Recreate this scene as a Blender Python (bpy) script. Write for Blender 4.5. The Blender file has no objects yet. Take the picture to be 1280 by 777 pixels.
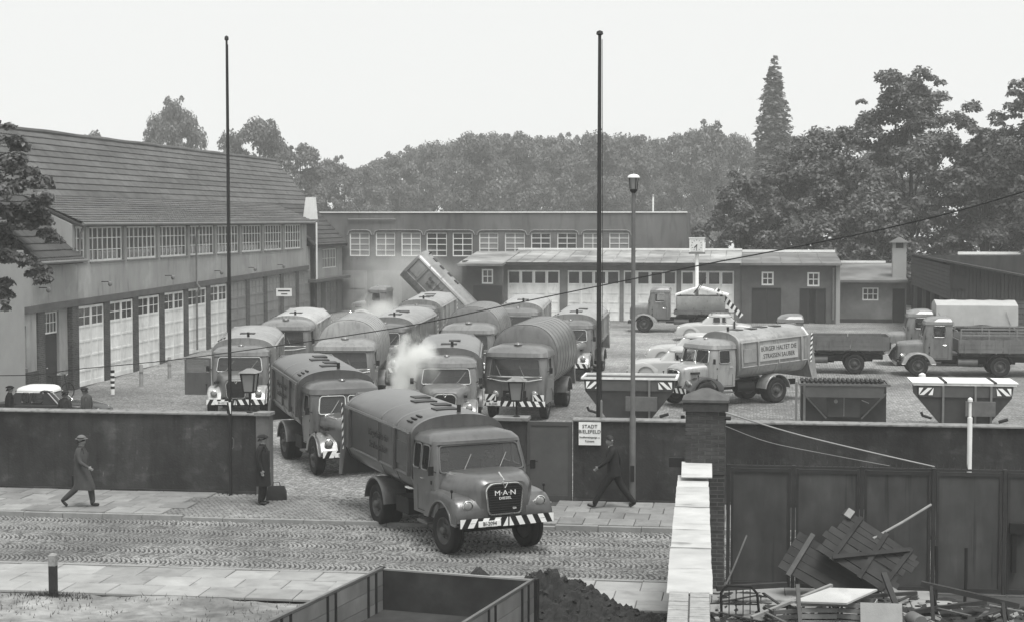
import bpy, bmesh, math, random
import numpy as np
from mathutils import Vector, Matrix, Euler, noise
R = math.radians
random.seed(7); rng = np.random.default_rng(7)
S = bpy.context.scene; COL = S.collection
# ---------------------------------------------------------------- camera, sky, sun, exposure
cd = bpy.data.cameras.new('camera'); cam = bpy.data.objects.new('camera', cd); COL.objects.link(cam)
cam.location = (0, 0, 7.2); cam.rotation_euler = (R(90 - 3.11), 0, R(8.02))
cd.sensor_width = 36; cd.lens = 2100 / 1280 * 36; cd.clip_start = .1; cd.clip_end = 2000
S.camera = cam
S.view_settings.view_transform = 'Standard'; S.view_settings.look = 'None'
S.view_settings.gamma = 1; S.view_settings.exposure = 0.30
W = bpy.data.worlds.new('World'); S.world = W; W.use_nodes = True
SUN_EL, SUN_AZ = 68, 150            # degrees; azimuth clockwise from +Y
def build_world():
    nt = W.node_tree; nt.nodes.clear()
    o = nt.nodes.new('ShaderNodeOutputWorld'); b = nt.nodes.new('ShaderNodeBackground')
    sk = nt.nodes.new('ShaderNodeTexSky'); sk.sky_type = 'NISHITA'; sk.sun_disc = False
    sk.sun_elevation = R(SUN_EL); sk.sun_rotation = R(SUN_AZ); sk.dust_density = 4
    bw = nt.nodes.new('ShaderNodeRGBToBW'); mx = nt.nodes.new('ShaderNodeMix'); mx.data_type = 'RGBA'
    mx.inputs['Factor'].default_value = .88                     # an overcast grey sheet over the clear sky, monochrome
    mx.inputs[7].default_value = (7.9, 8.0, 7.9, 1)
    nt.links.new(sk.outputs[0], bw.inputs[0]); nt.links.new(bw.outputs[0], mx.inputs[6])
    nt.links.new(mx.outputs[2], b.inputs['Color']); b.inputs['Strength'].default_value = .1
    nt.links.new(b.outputs[0], o.inputs['Surface'])
build_world()
sd = bpy.data.lights.new('sun', 'SUN'); sun = bpy.data.objects.new('sun', sd); COL.objects.link(sun)
sd.energy = 3.3; sd.angle = R(26); sd.color = (1, .99, .975)
az, el = R(SUN_AZ), R(SUN_EL)
sun.rotation_euler = Vector((math.sin(az) * math.cos(el), math.cos(az) * math.cos(el), math.sin(el))).to_track_quat('Z', 'Y').to_euler()
S.cycles.use_denoising = True
S.cycles.max_bounces = 6; S.cycles.diffuse_bounces = 3; S.cycles.transparent_max_bounces = 12
S.cycles.volume_bounces = 3; S.cycles.volume_step_rate = 2.0; S.cycles.volume_max_steps = 96
# ---------------------------------------------------------------- helpers
def zg(Y):
    """height of the depot yard, which rises gently away from the street"""
    return 0.0 if Y < 68 else min(.78, (Y - 68) * .02)
class MB:
    def __init__(s): s.v = []; s.f = []; s.mi = []; s.M = Matrix()
    def add(s, vs, fs, m=0):
        o = len(s.v); M = s.M
        s.v += [tuple(M @ Vector(p)) for p in vs]
        for f in fs: s.f.append(tuple(i + o for i in f)); s.mi.append(m)
    def box(s, x0, x1, y0, y1, z0, z1, m=0):
        s.add([(x0,y0,z0),(x1,y0,z0),(x1,y1,z0),(x0,y1,z0),(x0,y0,z1),(x1,y0,z1),(x1,y1,z1),(x0,y1,z1)],
              [(0,3,2,1),(4,5,6,7),(0,1,5,4),(1,2,6,5),(2,3,7,6),(3,0,4,7)], m)
    def obox(s, c, size, rot=(0,0,0), m=0):
        A = Matrix.Translation(c) @ Euler([R(a) for a in rot]).to_matrix().to_4x4()
        a, b, h = [q / 2 for q in size]; M0 = s.M; s.M = M0 @ A
        s.box(-a, a, -b, b, -h, h, m); s.M = M0
    def beam(s, p, q, w, h, m=0, up=(0,0,1)):
        p, q = Vector(p), Vector(q); d = q - p; L = d.length; d.normalize(); u = Vector(up)
        if abs(d.dot(u)) > .98: u = Vector((0,1,0)) if abs(d.y) < .9 else Vector((1,0,0))
        x = d.cross(u).normalized(); z = x.cross(d); vs = []
        for t in (p, q):
            for a, b in ((-1,-1),(1,-1),(1,1),(-1,1)): vs.append(t + x * a * w / 2 + z * b * h / 2)
        s.add(vs, [(0,3,2,1),(4,5,6,7),(0,1,5,4),(1,2,6,5),(2,3,7,6),(3,0,4,7)], m)
    def tube(s, pts, r, n=8, m=0, closed=False, cap=True):
        P = [Vector(p) for p in pts]; K = len(P); secs = []
        rr = r if isinstance(r, (list, tuple)) else [r] * K
        ref = None
        for i in range(K):
            a = P[(i-1) % K] if (closed or i > 0) else P[i]; b = P[(i+1) % K] if (closed or i < K-1) else P[i]
            t = (b - a).normalized()
            if ref is None:
                ref = Vector((0,0,1)) if abs(t.z) < .9 else Vector((1,0,0))
            x = t.cross(ref)
            if x.length < 1e-4: x = t.orthogonal()
            x.normalize(); y = x.cross(t).normalized(); ref = y
            secs.append([P[i] + (x * math.cos(2*math.pi*k/n) + y * math.sin(2*math.pi*k/n)) * rr[i] for k in range(n)])
        if closed: secs.append(secs[0]); cap = False
        s.loft(secs, m, cap)
    def loft(s, secs, m=0, cap=True, closed=True, skip=None):
        n = len(secs[0]); vs = [p for q in secs for p in q]; fs = []
        for i in range(len(secs)-1):
            for k in range(n if closed else n-1):
                if skip and (i, k) in skip: continue
                k2 = (k+1) % n; fs.append((i*n+k, i*n+k2, (i+1)*n+k2, (i+1)*n+k))
        if cap:
            fs.append(tuple(range(n))[::-1]); fs.append(tuple((len(secs)-1)*n+k for k in range(n)))
        s.add(vs, fs, m)
    def lathe(s, prof, axis='z', c=(0,0,0), n=20, m=0, cap=True):
        secs = []
        for r, h in prof:
            q = []
            for k in range(n):
                a = 2*math.pi*k/n; u, w = r*math.cos(a), r*math.sin(a)
                q.append((c[0]+u, c[1]+w, c[2]+h) if axis == 'z' else (c[0]+u, c[1]+h, c[2]+w) if axis == 'y' else (c[0]+h, c[1]+u, c[2]+w))
            secs.append(q)
        s.loft(secs, m, cap)
    def prism(s, poly, plane, a, b, m=0):
        f = {'xz': lambda u, v, t: (u, t, v), 'yz': lambda u, v, t: (t, u, v), 'xy': lambda u, v, t: (u, v, t)}[plane]
        n = len(poly)
        s.add([f(u, v, a) for u, v in poly] + [f(u, v, b) for u, v in poly],
              [tuple(range(n))[::-1], tuple(range(n, 2*n))] + [(k, (k+1) % n, n+(k+1) % n, n+k) for k in range(n)], m)
    def mesh(s, name, mats, sharp=38):
        me = bpy.data.meshes.new(name); me.from_pydata(s.v, [], s.f)
        for mt in (mats if isinstance(mats, (list, tuple)) else [mats]): me.materials.append(mt)
        me.polygons.foreach_set('material_index', s.mi)
        b = bmesh.new(); b.from_mesh(me); bmesh.ops.recalc_face_normals(b, faces=b.faces); b.to_mesh(me); b.free()
        if sharp:
            me.polygons.foreach_set('use_smooth', [True] * len(me.polygons)); me.set_sharp_from_angle(angle=R(sharp))
        me.update(); return me
    def build(s, name, mats, parent=None, loc=None, rot=None, sharp=38, **kw):
        return link(name, s.mesh(name, mats, sharp), parent, loc, rot, **kw)
def link(name, data, parent=None, loc=None, rot=None, **kw):
    o = bpy.data.objects.new(name, data); COL.objects.link(o)
    if parent: o.parent = parent
    if loc is not None: o.location = loc
    if rot is not None: o.rotation_euler = rot
    for k, v in kw.items(): o[k] = v
    return o
def thing(name, label, category, loc=(0,0,0), rz=0, group=None):
    o = link(name, None, None, loc, (0, 0, R(rz)), label=label, category=category)
    o.empty_display_size = .2
    if group: o['group'] = group
    return o
def tag(o, label, category, group=None):
    o['label'] = label; o['category'] = category
    if group: o['group'] = group
    return o
def bx(name, mt, parent, x0, x1, y0, y1, z0, z1, **kw):
    b = MB(); b.box(x0, x1, y0, y1, z0, z1); return b.build(name, mt, parent, **kw)
def copy_tree(o, parent=None):
    c = o.copy(); COL.objects.link(c); c.parent = parent
    for ch in list(o.children): copy_tree(ch, c)
    return c
# ---------------------------------------------------------------- materials (the photograph is black and white: every colour is a grey)
MATS = {}
def grey(v): return (v, v * 1.008, v * .99, 1)
def mat(name, v, rough=.7, var=.18, scale=2.5, bump=0, bscale=30, metal=0, spec=.4, stretch=(1,1,1), var2=0, s2=.35, rv=0):
    if name in MATS: return MATS[name]
    v *= .56 + .44 * min(1, max(0, (v - .42) / .24))                # this print is a dark one: all but the whites sit low
    m = bpy.data.materials.new(name); m.use_nodes = True; nt = m.node_tree; L = nt.links.new; N = nt.nodes.new
    p = nt.nodes['Principled BSDF']; p.inputs['Roughness'].default_value = rough; p.inputs['Metallic'].default_value = metal
    p.inputs['Specular IOR Level'].default_value = spec
    tc = N('ShaderNodeTexCoord'); oi = N('ShaderNodeObjectInfo'); ml = N('ShaderNodeMath'); ml.operation = 'MULTIPLY'; ml.inputs[1].default_value = 40
    L(oi.outputs['Random'], ml.inputs[0]); ad = N('ShaderNodeVectorMath'); ad.operation = 'ADD'
    L(tc.outputs['Object'], ad.inputs[0]); L(ml.outputs[0], ad.inputs[1])
    sc = N('ShaderNodeVectorMath'); sc.operation = 'MULTIPLY'; sc.inputs[1].default_value = stretch; L(ad.outputs[0], sc.inputs[0])
    n = N('ShaderNodeTexNoise'); n.inputs['Scale'].default_value = scale; n.inputs['Detail'].default_value = 7; n.inputs['Roughness'].default_value = .62
    L(sc.outputs[0], n.inputs['Vector'])
    mr = N('ShaderNodeMapRange'); mr.inputs[1].default_value = .3; mr.inputs[2].default_value = .7
    mr.inputs[3].default_value = v * (1 - var); mr.inputs[4].default_value = v * (1 + var); L(n.outputs['Fac'], mr.inputs[0])
    out = mr.outputs[0]
    if var2:
        n2 = N('ShaderNodeTexNoise'); n2.inputs['Scale'].default_value = s2; n2.inputs['Detail'].default_value = 4; L(sc.outputs[0], n2.inputs['Vector'])
        m2 = N('ShaderNodeMapRange'); m2.inputs[1].default_value = .35; m2.inputs[2].default_value = .65
        m2.inputs[3].default_value = 1 - var2; m2.inputs[4].default_value = 1 + var2; L(n2.outputs['Fac'], m2.inputs[0])
        mm = N('ShaderNodeMath'); mm.operation = 'MULTIPLY'; L(out, mm.inputs[0]); L(m2.outputs[0], mm.inputs[1]); out = mm.outputs[0]
    if rv:                                                            # neighbouring pieces differ a little in tone
        m3 = N('ShaderNodeMapRange'); m3.inputs[3].default_value = 1 - rv; m3.inputs[4].default_value = 1 + rv; L(oi.outputs['Random'], m3.inputs[0])
        mm = N('ShaderNodeMath'); mm.operation = 'MULTIPLY'; L(out, mm.inputs[0]); L(m3.outputs[0], mm.inputs[1]); out = mm.outputs[0]
    cc = N('ShaderNodeCombineColor')
    for i, k in enumerate((1, 1.008, .99)):
        q = N('ShaderNodeMath'); q.operation = 'MULTIPLY'; q.inputs[1].default_value = k; L(out, q.inputs[0]); L(q.outputs[0], cc.inputs[i])
    L(cc.outputs[0], p.inputs['Base Color'])
    if bump:
        nb = N('ShaderNodeTexNoise'); nb.inputs['Scale'].default_value = bscale; nb.inputs['Detail'].default_value = 5; L(ad.outputs[0], nb.inputs['Vector'])
        bp = N('ShaderNodeBump'); bp.inputs['Strength'].default_value = bump; bp.inputs['Distance'].default_value = .02
        L(nb.outputs['Fac'], bp.inputs['Height']); L(bp.outputs[0], p.inputs['Normal'])
    MATS[name] = m; return m
def overlay(m, scale, stretch, a, b, f0, f1, detail=4, dist=0):
    """stains, drips and scuffs: a noise of its own shape multiplies the colour between f0 and f1"""
    nt = m.node_tree; L = nt.links.new; N = nt.nodes.new; p = nt.nodes['Principled BSDF']; src = p.inputs['Base Color'].links[0].from_socket
    tc = N('ShaderNodeTexCoord'); oi = N('ShaderNodeObjectInfo'); ad = N('ShaderNodeVectorMath'); ad.operation = 'MULTIPLY_ADD'; ad.inputs[1].default_value = stretch
    ml = N('ShaderNodeMath'); ml.operation = 'MULTIPLY'; ml.inputs[1].default_value = 60; L(oi.outputs['Random'], ml.inputs[0]); L(tc.outputs['Object'], ad.inputs[0]); L(ml.outputs[0], ad.inputs[2])
    n = N('ShaderNodeTexNoise'); n.inputs['Scale'].default_value = scale; n.inputs['Detail'].default_value = detail; n.inputs['Distortion'].default_value = dist; L(ad.outputs[0], n.inputs['Vector'])
    r = N('ShaderNodeMapRange'); r.inputs[1].default_value = a; r.inputs[2].default_value = b; r.inputs[3].default_value = f0; r.inputs[4].default_value = f1; L(n.outputs['Fac'], r.inputs[0])
    v = N('ShaderNodeVectorMath'); v.operation = 'SCALE'; L(src, v.inputs[0]); L(r.outputs[0], v.inputs['Scale']); L(v.outputs[0], p.inputs['Base Color']); return m
def cracks(m, scale, width, f, warp=.6):
    nt = m.node_tree; L = nt.links.new; N = nt.nodes.new; p = nt.nodes['Principled BSDF']; src = p.inputs['Base Color'].links[0].from_socket
    tc = N('ShaderNodeTexCoord'); n = N('ShaderNodeTexNoise'); n.inputs['Scale'].default_value = 1.6; n.inputs['Detail'].default_value = 5; L(tc.outputs['Object'], n.inputs['Vector'])
    ad = N('ShaderNodeVectorMath'); ad.operation = 'MULTIPLY_ADD'; ad.inputs[1].default_value = (warp,)*3; L(n.outputs['Color'], ad.inputs[0]); L(tc.outputs['Object'], ad.inputs[2])
    v = N('ShaderNodeTexVoronoi'); v.feature = 'DISTANCE_TO_EDGE'; v.inputs['Scale'].default_value = scale; L(ad.outputs[0], v.inputs['Vector'])
    r = N('ShaderNodeMapRange'); r.inputs[1].default_value = 0; r.inputs[2].default_value = width; r.inputs[3].default_value = f; r.inputs[4].default_value = 1; L(v.outputs['Distance'], r.inputs[0])
    s = N('ShaderNodeVectorMath'); s.operation = 'SCALE'; L(src, s.inputs[0]); L(r.outputs[0], s.inputs['Scale']); L(s.outputs[0], p.inputs['Base Color']); return m
def glassmat(name, v, rough=.08, tr=.35):
    m = bpy.data.materials.new(name); m.use_nodes = True; nt = m.node_tree; L = nt.links.new; N = nt.nodes.new
    p = nt.nodes['Principled BSDF']; p.inputs['Base Color'].default_value = grey(v); p.inputs['Roughness'].default_value = rough
    p.inputs['Specular IOR Level'].default_value = .9
    t = N('ShaderNodeBsdfTransparent'); mx = N('ShaderNodeMixShader'); mx.inputs[0].default_value = tr
    n = N('ShaderNodeTexNoise'); n.inputs['Scale'].default_value = 2; n.inputs['Detail'].default_value = 5
    mr = N('ShaderNodeMapRange'); mr.inputs[3].default_value = rough * .5; mr.inputs[4].default_value = rough * 2.5; L(n.outputs['Fac'], mr.inputs[0]); L(mr.outputs[0], p.inputs['Roughness'])
    L(p.outputs[0], mx.inputs[1]); L(t.outputs[0], mx.inputs[2]); L(mx.outputs[0], nt.nodes['Material Output'].inputs['Surface'])
    return m
def cobblemat(name, v, scale=8.5, bump=.7):
    m = mat(name, v, .75, .22, .9, var2=.2, s2=.12); nt = m.node_tree; L = nt.links.new; N = nt.nodes.new; p = nt.nodes['Principled BSDF']
    tc = N('ShaderNodeTexCoord'); vo = N('ShaderNodeTexVoronoi'); vo.feature = 'DISTANCE_TO_EDGE'; vo.inputs['Scale'].default_value = scale; vo.inputs['Randomness'].default_value = .55
    vc = N('ShaderNodeTexVoronoi'); vc.inputs['Scale'].default_value = scale; vc.inputs['Randomness'].default_value = .55
    L(tc.outputs['Object'], vo.inputs['Vector']); L(tc.outputs['Object'], vc.inputs['Vector'])
    mr = N('ShaderNodeMapRange'); mr.inputs[1].default_value = .02; mr.inputs[2].default_value = .16; L(vo.outputs['Distance'], mr.inputs[0])
    src = p.inputs['Base Color'].links[0].from_socket
    sp = N('ShaderNodeSeparateColor'); L(vc.outputs['Color'], sp.inputs[0])
    ms = N('ShaderNodeMapRange'); ms.inputs[3].default_value = .72; ms.inputs[4].default_value = 1.25; L(sp.outputs[0], ms.inputs[0])
    mj = N('ShaderNodeMapRange'); mj.inputs[3].default_value = .42; mj.inputs[4].default_value = 1; L(mr.outputs[0], mj.inputs[0])
    mu = N('ShaderNodeMath'); mu.operation = 'MULTIPLY'; L(ms.outputs[0], mu.inputs[0]); L(mj.outputs[0], mu.inputs[1])
    vm = N('ShaderNodeVectorMath'); vm.operation = 'SCALE'; L(src, vm.inputs[0]); L(mu.outputs[0], vm.inputs['Scale']); L(vm.outputs[0], p.inputs['Base Color'])
    bp = N('ShaderNodeBump'); bp.inputs['Strength'].default_value = bump; bp.inputs['Distance'].default_value = .03
    L(mr.outputs[0], bp.inputs['Height']); L(bp.outputs[0], p.inputs['Normal'])
    return m
def brickmat(name, v, mortar, w=.25, h=.077):
    m = mat(name, v, .85, .3, 6, var2=.25, s2=.6); nt = m.node_tree; L = nt.links.new; N = nt.nodes.new; p = nt.nodes['Principled BSDF']
    tc = N('ShaderNodeTexCoord'); sx = N('ShaderNodeSeparateXYZ'); L(tc.outputs['Object'], sx.inputs[0])
    ad = N('ShaderNodeMath'); ad.operation = 'ADD'; L(sx.outputs[0], ad.inputs[0]); L(sx.outputs[1], ad.inputs[1])
    cb = N('ShaderNodeCombineXYZ'); L(ad.outputs[0], cb.inputs[0]); L(sx.outputs[2], cb.inputs[1])
    b = N('ShaderNodeTexBrick'); b.inputs['Scale'].default_value = 1; b.inputs['Brick Width'].default_value = w; b.inputs['Row Height'].default_value = h
    b.inputs['Mortar Size'].default_value = .007; b.inputs['Color1'].default_value = (.75,)*3 + (1,); b.inputs['Color2'].default_value = (1.25,)*3 + (1,)
    b.inputs['Mortar'].default_value = (mortar / v,)*3 + (1,); L(cb.outputs[0], b.inputs['Vector'])
    src = p.inputs['Base Color'].links[0].from_socket
    vm = N('ShaderNodeVectorMath'); vm.operation = 'MULTIPLY'; L(src, vm.inputs[0]); L(b.outputs['Color'], vm.inputs[1]); L(vm.outputs[0], p.inputs['Base Color'])
    bp = N('ShaderNodeBump'); bp.inputs['Strength'].default_value = .5; bp.inputs['Distance'].default_value = .01; bp.invert = True
    L(b.outputs['Fac'], bp.inputs['Height']); L(bp.outputs[0], p.inputs['Normal']); return m
def leafmat(name, v):
    m = mat(name, v / .56, .5, .35, .5, spec=.5); nt = m.node_tree; p = nt.nodes['Principled BSDF']; L = nt.links.new; N = nt.nodes.new
    src = p.inputs['Base Color'].links[0].from_socket
    t = N('ShaderNodeBsdfTranslucent'); L(src, t.inputs[0]); mx = N('ShaderNodeMixShader'); mx.inputs[0].default_value = .3
    L(p.outputs[0], mx.inputs[1]); L(t.outputs[0], mx.inputs[2]); L(mx.outputs[0], nt.nodes['Material Output'].inputs['Surface']); return m
M_yard = cobblemat('yard_cobbles', .43)
M_sett = mat('granite_sett', .385, .62, .28, 1.3, var2=.22, s2=.3, bump=.25, bscale=40)
M_sett_dark = mat('dark_sett', .27, .65, .3, 1.3, var2=.25, s2=.4, bump=.25, bscale=40)
M_joint = mat('joint_sand', .085, .95, .3, 3)
M_slab = mat('paving_slab', .35, .8, .22, 2.2, rv=.2, bump=.2, var2=.12, s2=.7)
M_slab_pale = mat('pale_slab', .44, .8, .16, 1.8, rv=.14, bump=.2, var2=.12, s2=.6)
M_kerb = mat('kerb_granite', .40, .75, .2, 3, bump=.2)
M_earth = mat('bare_earth', .31, .98, .45, 2.4, bump=1, bscale=12, var2=.35, s2=.5)
M_soil = mat('dark_soil', .045, .98, .5, 5, bump=1, bscale=14)
M_wall = mat('dark_render', .045, .9, .4, 1.9, bump=.5, bscale=18, var2=.5, s2=.55, stretch=(1,1,.55))
M_cap = mat('wall_coping', .33, .8, .2, 3)
M_plaster = mat('rough_plaster', .47, .92, .12, 1.1, bump=.4, bscale=22, var2=.12, s2=.3, stretch=(1,1,.5))
M_plaster_smooth = mat('smooth_plaster', .47, .9, .08, 1.0, bump=.15)
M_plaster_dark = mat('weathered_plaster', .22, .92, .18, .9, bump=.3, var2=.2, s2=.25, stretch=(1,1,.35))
M_plaster_shed = mat('shed_plaster', .15, .92, .2, 1.4, bump=.3, var2=.2, s2=.4)
M_plaster_low = mat('lean_to_plaster', .28, .92, .2, 1.4, bump=.3, var2=.2, s2=.4)
M_concrete = mat('lintel_concrete', .15, .85, .25, 1.5)
M_brick_far = brickmat('dark_brickwork', .085, .19)
M_brick = mat('dark_brick', .06, .85, .4, 7, bump=.4, bscale=60)
M_brick2 = mat('brown_brick', .085, .85, .4, 7, bump=.4, bscale=60)
M_mortar = mat('mortar', .26, .95, .2, 8)
M_whitebrick = mat('limewashed_brick', .45, .9, .25, 7, bump=.3)
M_white = mat('white_paint', .72, .6, .1, 2, var2=.08)
M_white_worn = mat('worn_white_paint', .66, .7, .13, 2.2, var2=.13, s2=.8, stretch=(1,1,.4))
M_door_grey = mat('grey_door_paint', .34, .75, .15, 1.5)
M_door_dark = mat('dark_door_paint', .045, .75, .2, 2)
M_tile = mat('roof_tile', .16, .9, .22, 1.3, bump=.3, bscale=16, var2=.22, s2=.16)
M_tile_dark = mat('darker_roof_tile', .085, .9, .25, 1.8, bump=.3, bscale=16, var2=.2)  # darker tone of the roof tile, for the lower slopes
M_felt = mat('patchy_roofing_felt', .40, .9, .5, .55, var2=.35, s2=.25)
M_felt2 = mat('grey_roofing_felt', .25, .9, .35, .6, var2=.25, s2=.25)
M_wood_dark = mat('tarred_boards', .06, .9, .4, 2, stretch=(1,1,.15))
M_wood = mat('weathered_wood', .16, .9, .35, 2.5, stretch=(1,1,.3))
M_wood_pale = mat('pale_timber', .42, .85, .2, 3)
M_zinc = mat('zinc', .33, .5, .2, 2, metal=.4)
M_pole = mat('dark_pole_paint', .02, .55, .3, 3)
M_steel = mat('grey_steel', .17, .6, .25, 3)
M_sheet = mat('grey_sheet_metal', .085, .62, .16, 1.2, var2=.12, s2=1.2, stretch=(2,2,.5))
M_sheet_frame = mat('fence_frame', .045, .7, .3, 3)
M_black = mat('black_enamel', .012, .45, .3, 3)
M_rubber = mat('tyre_rubber', .009, .8, .35, 4)
M_under = mat('grimy_chassis', .014, .8, .5, 5)
M_rim = mat('wheel_rim', .10, .6, .35, 5)
M_chrome = mat('chrome', .72, .18, .1, 4, metal=.9)
M_lens = mat('lamp_lens', .40, .15, .1, 5, spec=.9)
M_canvas = mat('pale_canvas', .50, .9, .1, 1.5, bump=.5, bscale=4, var2=.1)
M_seat = mat('cab_interior', .035, .8, .3, 4)
M_rubbish = mat('rubbish', .4, .9, .6, 6, bump=1, bscale=8)
M_glass_cab = glassmat('cab_glass', .05, .08, .45)
M_glass_side = glassmat('side_glass', .02, .08, .6)
M_glass = glassmat('window_glass', .03, .12, .15)
M_glass_pale = glassmat('dusty_glass', .22, .35, .1)
M_leaf = leafmat('leaves', .12)
M_leaf_dark = leafmat('dark_leaves', .12)
M_leaf_near = leafmat('near_leaves', .095)
M_bark = mat('bark', .06, .95, .4, 4, bump=1, bscale=10)
M_skin = mat('skin', .36, .6, .1, 8)
M_cloth_black = mat('black_cloth', .014, .9, .3, 6)
M_cloth_dark = mat('dark_cloth', .03, .9, .3, 6)
M_cloth_grey = mat('grey_cloth', .085, .9, .25, 6)
M_shoe = mat('shoe_leather', .014, .4, .3, 6)
M_hair = mat('dark_hair', .015, .7, .3, 9)
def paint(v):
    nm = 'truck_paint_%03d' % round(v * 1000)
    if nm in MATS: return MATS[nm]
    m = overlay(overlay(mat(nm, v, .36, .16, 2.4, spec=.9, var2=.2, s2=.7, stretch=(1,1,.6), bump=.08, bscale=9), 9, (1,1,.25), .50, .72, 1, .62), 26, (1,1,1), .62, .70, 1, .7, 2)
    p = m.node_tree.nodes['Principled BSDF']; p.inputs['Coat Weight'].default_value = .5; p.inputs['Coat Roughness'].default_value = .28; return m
overlay(overlay(overlay(M_wall, 2.2, (1,1,1.6), .54, .72, 1, 1.9, 9), 6, (1,1,.12), .55, .72, 1, .62), 11, (1,1,.45), .64, .72, 1, 1.9, 6)
overlay(overlay(overlay(M_sheet, 7, (1,1,.05), .62, .72, 1, .45, 3), 14, (1,1,.12), .60, .75, 1, 1.2, 3), 2.0, (1,1,1), .4, .7, .85, 1.2, 6)
overlay(overlay(M_plaster, 3, (1,1,.22), .54, .74, 1, .72), 1.3, (1,1,1), .58, .66, 1, 1.12, 7)
overlay(M_plaster_dark, 3, (1,1,.2), .52, .72, 1, .70); overlay(M_cap, 7, (1,1,1), .52, .66, 1, .6, 6)
overlay(overlay(M_tile, 1.6, (1,1,1), .55, .72, 1, .72, 7), 11, (1,1,1), .62, .70, 1, 1.3, 2); overlay(M_white_worn, 6, (1,1,.3), .58, .74, 1, .72, 5)
overlay(M_sett, .35, (1,1,1), .45, .68, 1.06, .72, 6); overlay(M_yard, .22, (.5,1,1), .45, .65, 1.12, .74, 6); overlay(M_slab, 5, (1,1,1), .6, .7, 1, .75, 5); overlay(M_slab_pale, 2.2, (1,1,1), .56, .68, 1, .78, 7)
# ---------------------------------------------------------------- text
def text(s, size, parent, M, mt, name='lettering', depth=.004, align='CENTER', sx=1):
    c = bpy.data.curves.new(name, 'FONT'); c.body = s; c.size = size; c.extrude = depth; c.align_x = align; c.align_y = 'CENTER'; c.resolution_u = 2
    o = bpy.data.objects.new('tmp', c); COL.objects.link(o)
    dg = bpy.context.evaluated_depsgraph_get(); me = bpy.data.meshes.new_from_object(o.evaluated_get(dg))
    bpy.data.objects.remove(o); bpy.data.curves.remove(c); me.name = name
    me.transform(Matrix.Diagonal((sx, 1, 1, 1))); me.materials.clear(); me.materials.append(mt)
    q = link(name, me, parent); q.matrix_local = M; return q
def frame_y(x, y, z):                   # text plane that faces -Y
    return Matrix.Translation((x, y, z)) @ Matrix.Rotation(R(90), 4, 'X')
# ---------------------------------------------------------------- the ground, yard, street and pavements
def sheet(name, mt, x0, x1, ys, dz, parent=None, nx=1):
    b = MB(); xs = [x0 + (x1 - x0) * i / nx for i in range(nx + 1)]
    vs = [(x, y, zg(y) + dz) for y in ys for x in xs]; n = nx + 1
    b.add(vs, [(j*n+i, j*n+i+1, (j+1)*n+i+1, (j+1)*n+i) for j in range(len(ys)-1) for i in range(nx)])
    return b.build(name, mt, parent, kind='structure', sharp=None)
sheet('ground', M_earth, -240, 240, [5, 68, 107, 320], -.03)
sheet('depot_yard', M_yard, -29, 60, [42.0, 68, 107, 118], -.012)
street = sheet('street', M_joint, -40, 40, [33.0, 38.45], -.016)
def setts(name, xs_ys, mt, parent, size=.105, sq=.95):
    """a field of granite setts: one small stone per spot, its edges a little worn, joined into one part"""
    V = []; F = []; n = 0
    for (x, y, a, *st) in xs_ys:
        s = size * rng.uniform(.92, 1.02) / 2; h = rng.uniform(.0, .016); t = rng.uniform(-.006, .006, 4); c, d = math.cos(a), math.sin(a); k = .78
        ca = st[0] if st else 1; u = s*sq*ca; s = s/ca; pts = [(-u,-s,-.02),(u,-s,-.02),(u,s,-.02),(-u,s,-.02),(-u*k,-s*k,h+t[0]),(u*k,-s*k,h+t[1]),(u*k,s*k,h+t[2]),(-u*k,s*k,h+t[3])]
        V += [(x+px*c-py*d, y+px*d+py*c, pz) for px, py, pz in pts]
        F += [(n+4,n+5,n+6,n+7),(n,n+1,n+5,n+4),(n+1,n+2,n+6,n+5),(n+2,n+3,n+7,n+6),(n+3,n,n+4,n+7)]; n += 8
    me = bpy.data.meshes.new(name); me.from_pydata(V, [], F)
    for q in (mt if isinstance(mt, list) else [mt]): me.materials.append(q)
    if isinstance(mt, list): me.polygons.foreach_set('material_index', np.repeat(rng.choice(len(mt), len(F)//5, p=[.8,.2]), 5).astype(np.int32))
    o = link(name, me, parent); o['kind'] = 'stuff'; return o
sp = []; pitch = .108
for bnd in range(5):                                            # segmental arcs, five bands along the street
    yc = 33.0 + .545 + bnd * 1.09
    for k in range(int(31 / pitch)):
        for j in range(-4, 6):
            u = (j - .5) / 5; x = -25 + k * pitch + .33 * (1 - u*u) * (1 if bnd % 2 == 0 else 1)
            a = .92 * math.atan(1.21 * u)
            if x < 4: sp.append((x + rng.normal(0, .006), yc + u * .545 + rng.normal(0, .004), a, max(.76, math.cos(a))))
setts('granite_setts', sp, [M_sett, M_sett_dark], street, .109, .60)
pav = sheet('pavement', M_joint, -40, 40, [38.6, 42.0], .07)
sp = [(x + (j % 2) * .06 + rng.normal(0,.008), y + rng.normal(0,.006), rng.normal(0,.06)) for j, y in enumerate(np.arange(38.72, 42.0, .118)) for x in np.arange(-14.5, -4.9, .125)]
so = setts('drive_setts', sp, [M_sett, M_sett_dark], pav); so.location.z = .085
def slab_mesh(w, d, h, v):
    b = MB(); e = .012; q = [random.uniform(-.006, .006) for _ in range(4)]
    b.add([(0,0,0),(w,0,0),(w,d,0),(0,d,0),(0,0,h-e),(w,0,h-e),(w,d,h-e),(0,d,h-e),(e,e,h+q[0]),(w-e,e,h+q[1]),(w-e,d-e,h+q[2]),(e,d-e,h+q[3])],
          [(0,1,5,4),(1,2,6,5),(2,3,7,6),(3,0,4,7),(4,5,9,8),(5,6,10,9),(6,7,11,10),(7,4,8,11),(8,9,10,11)])
    return b.mesh('paving_slab', v, None)
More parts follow.
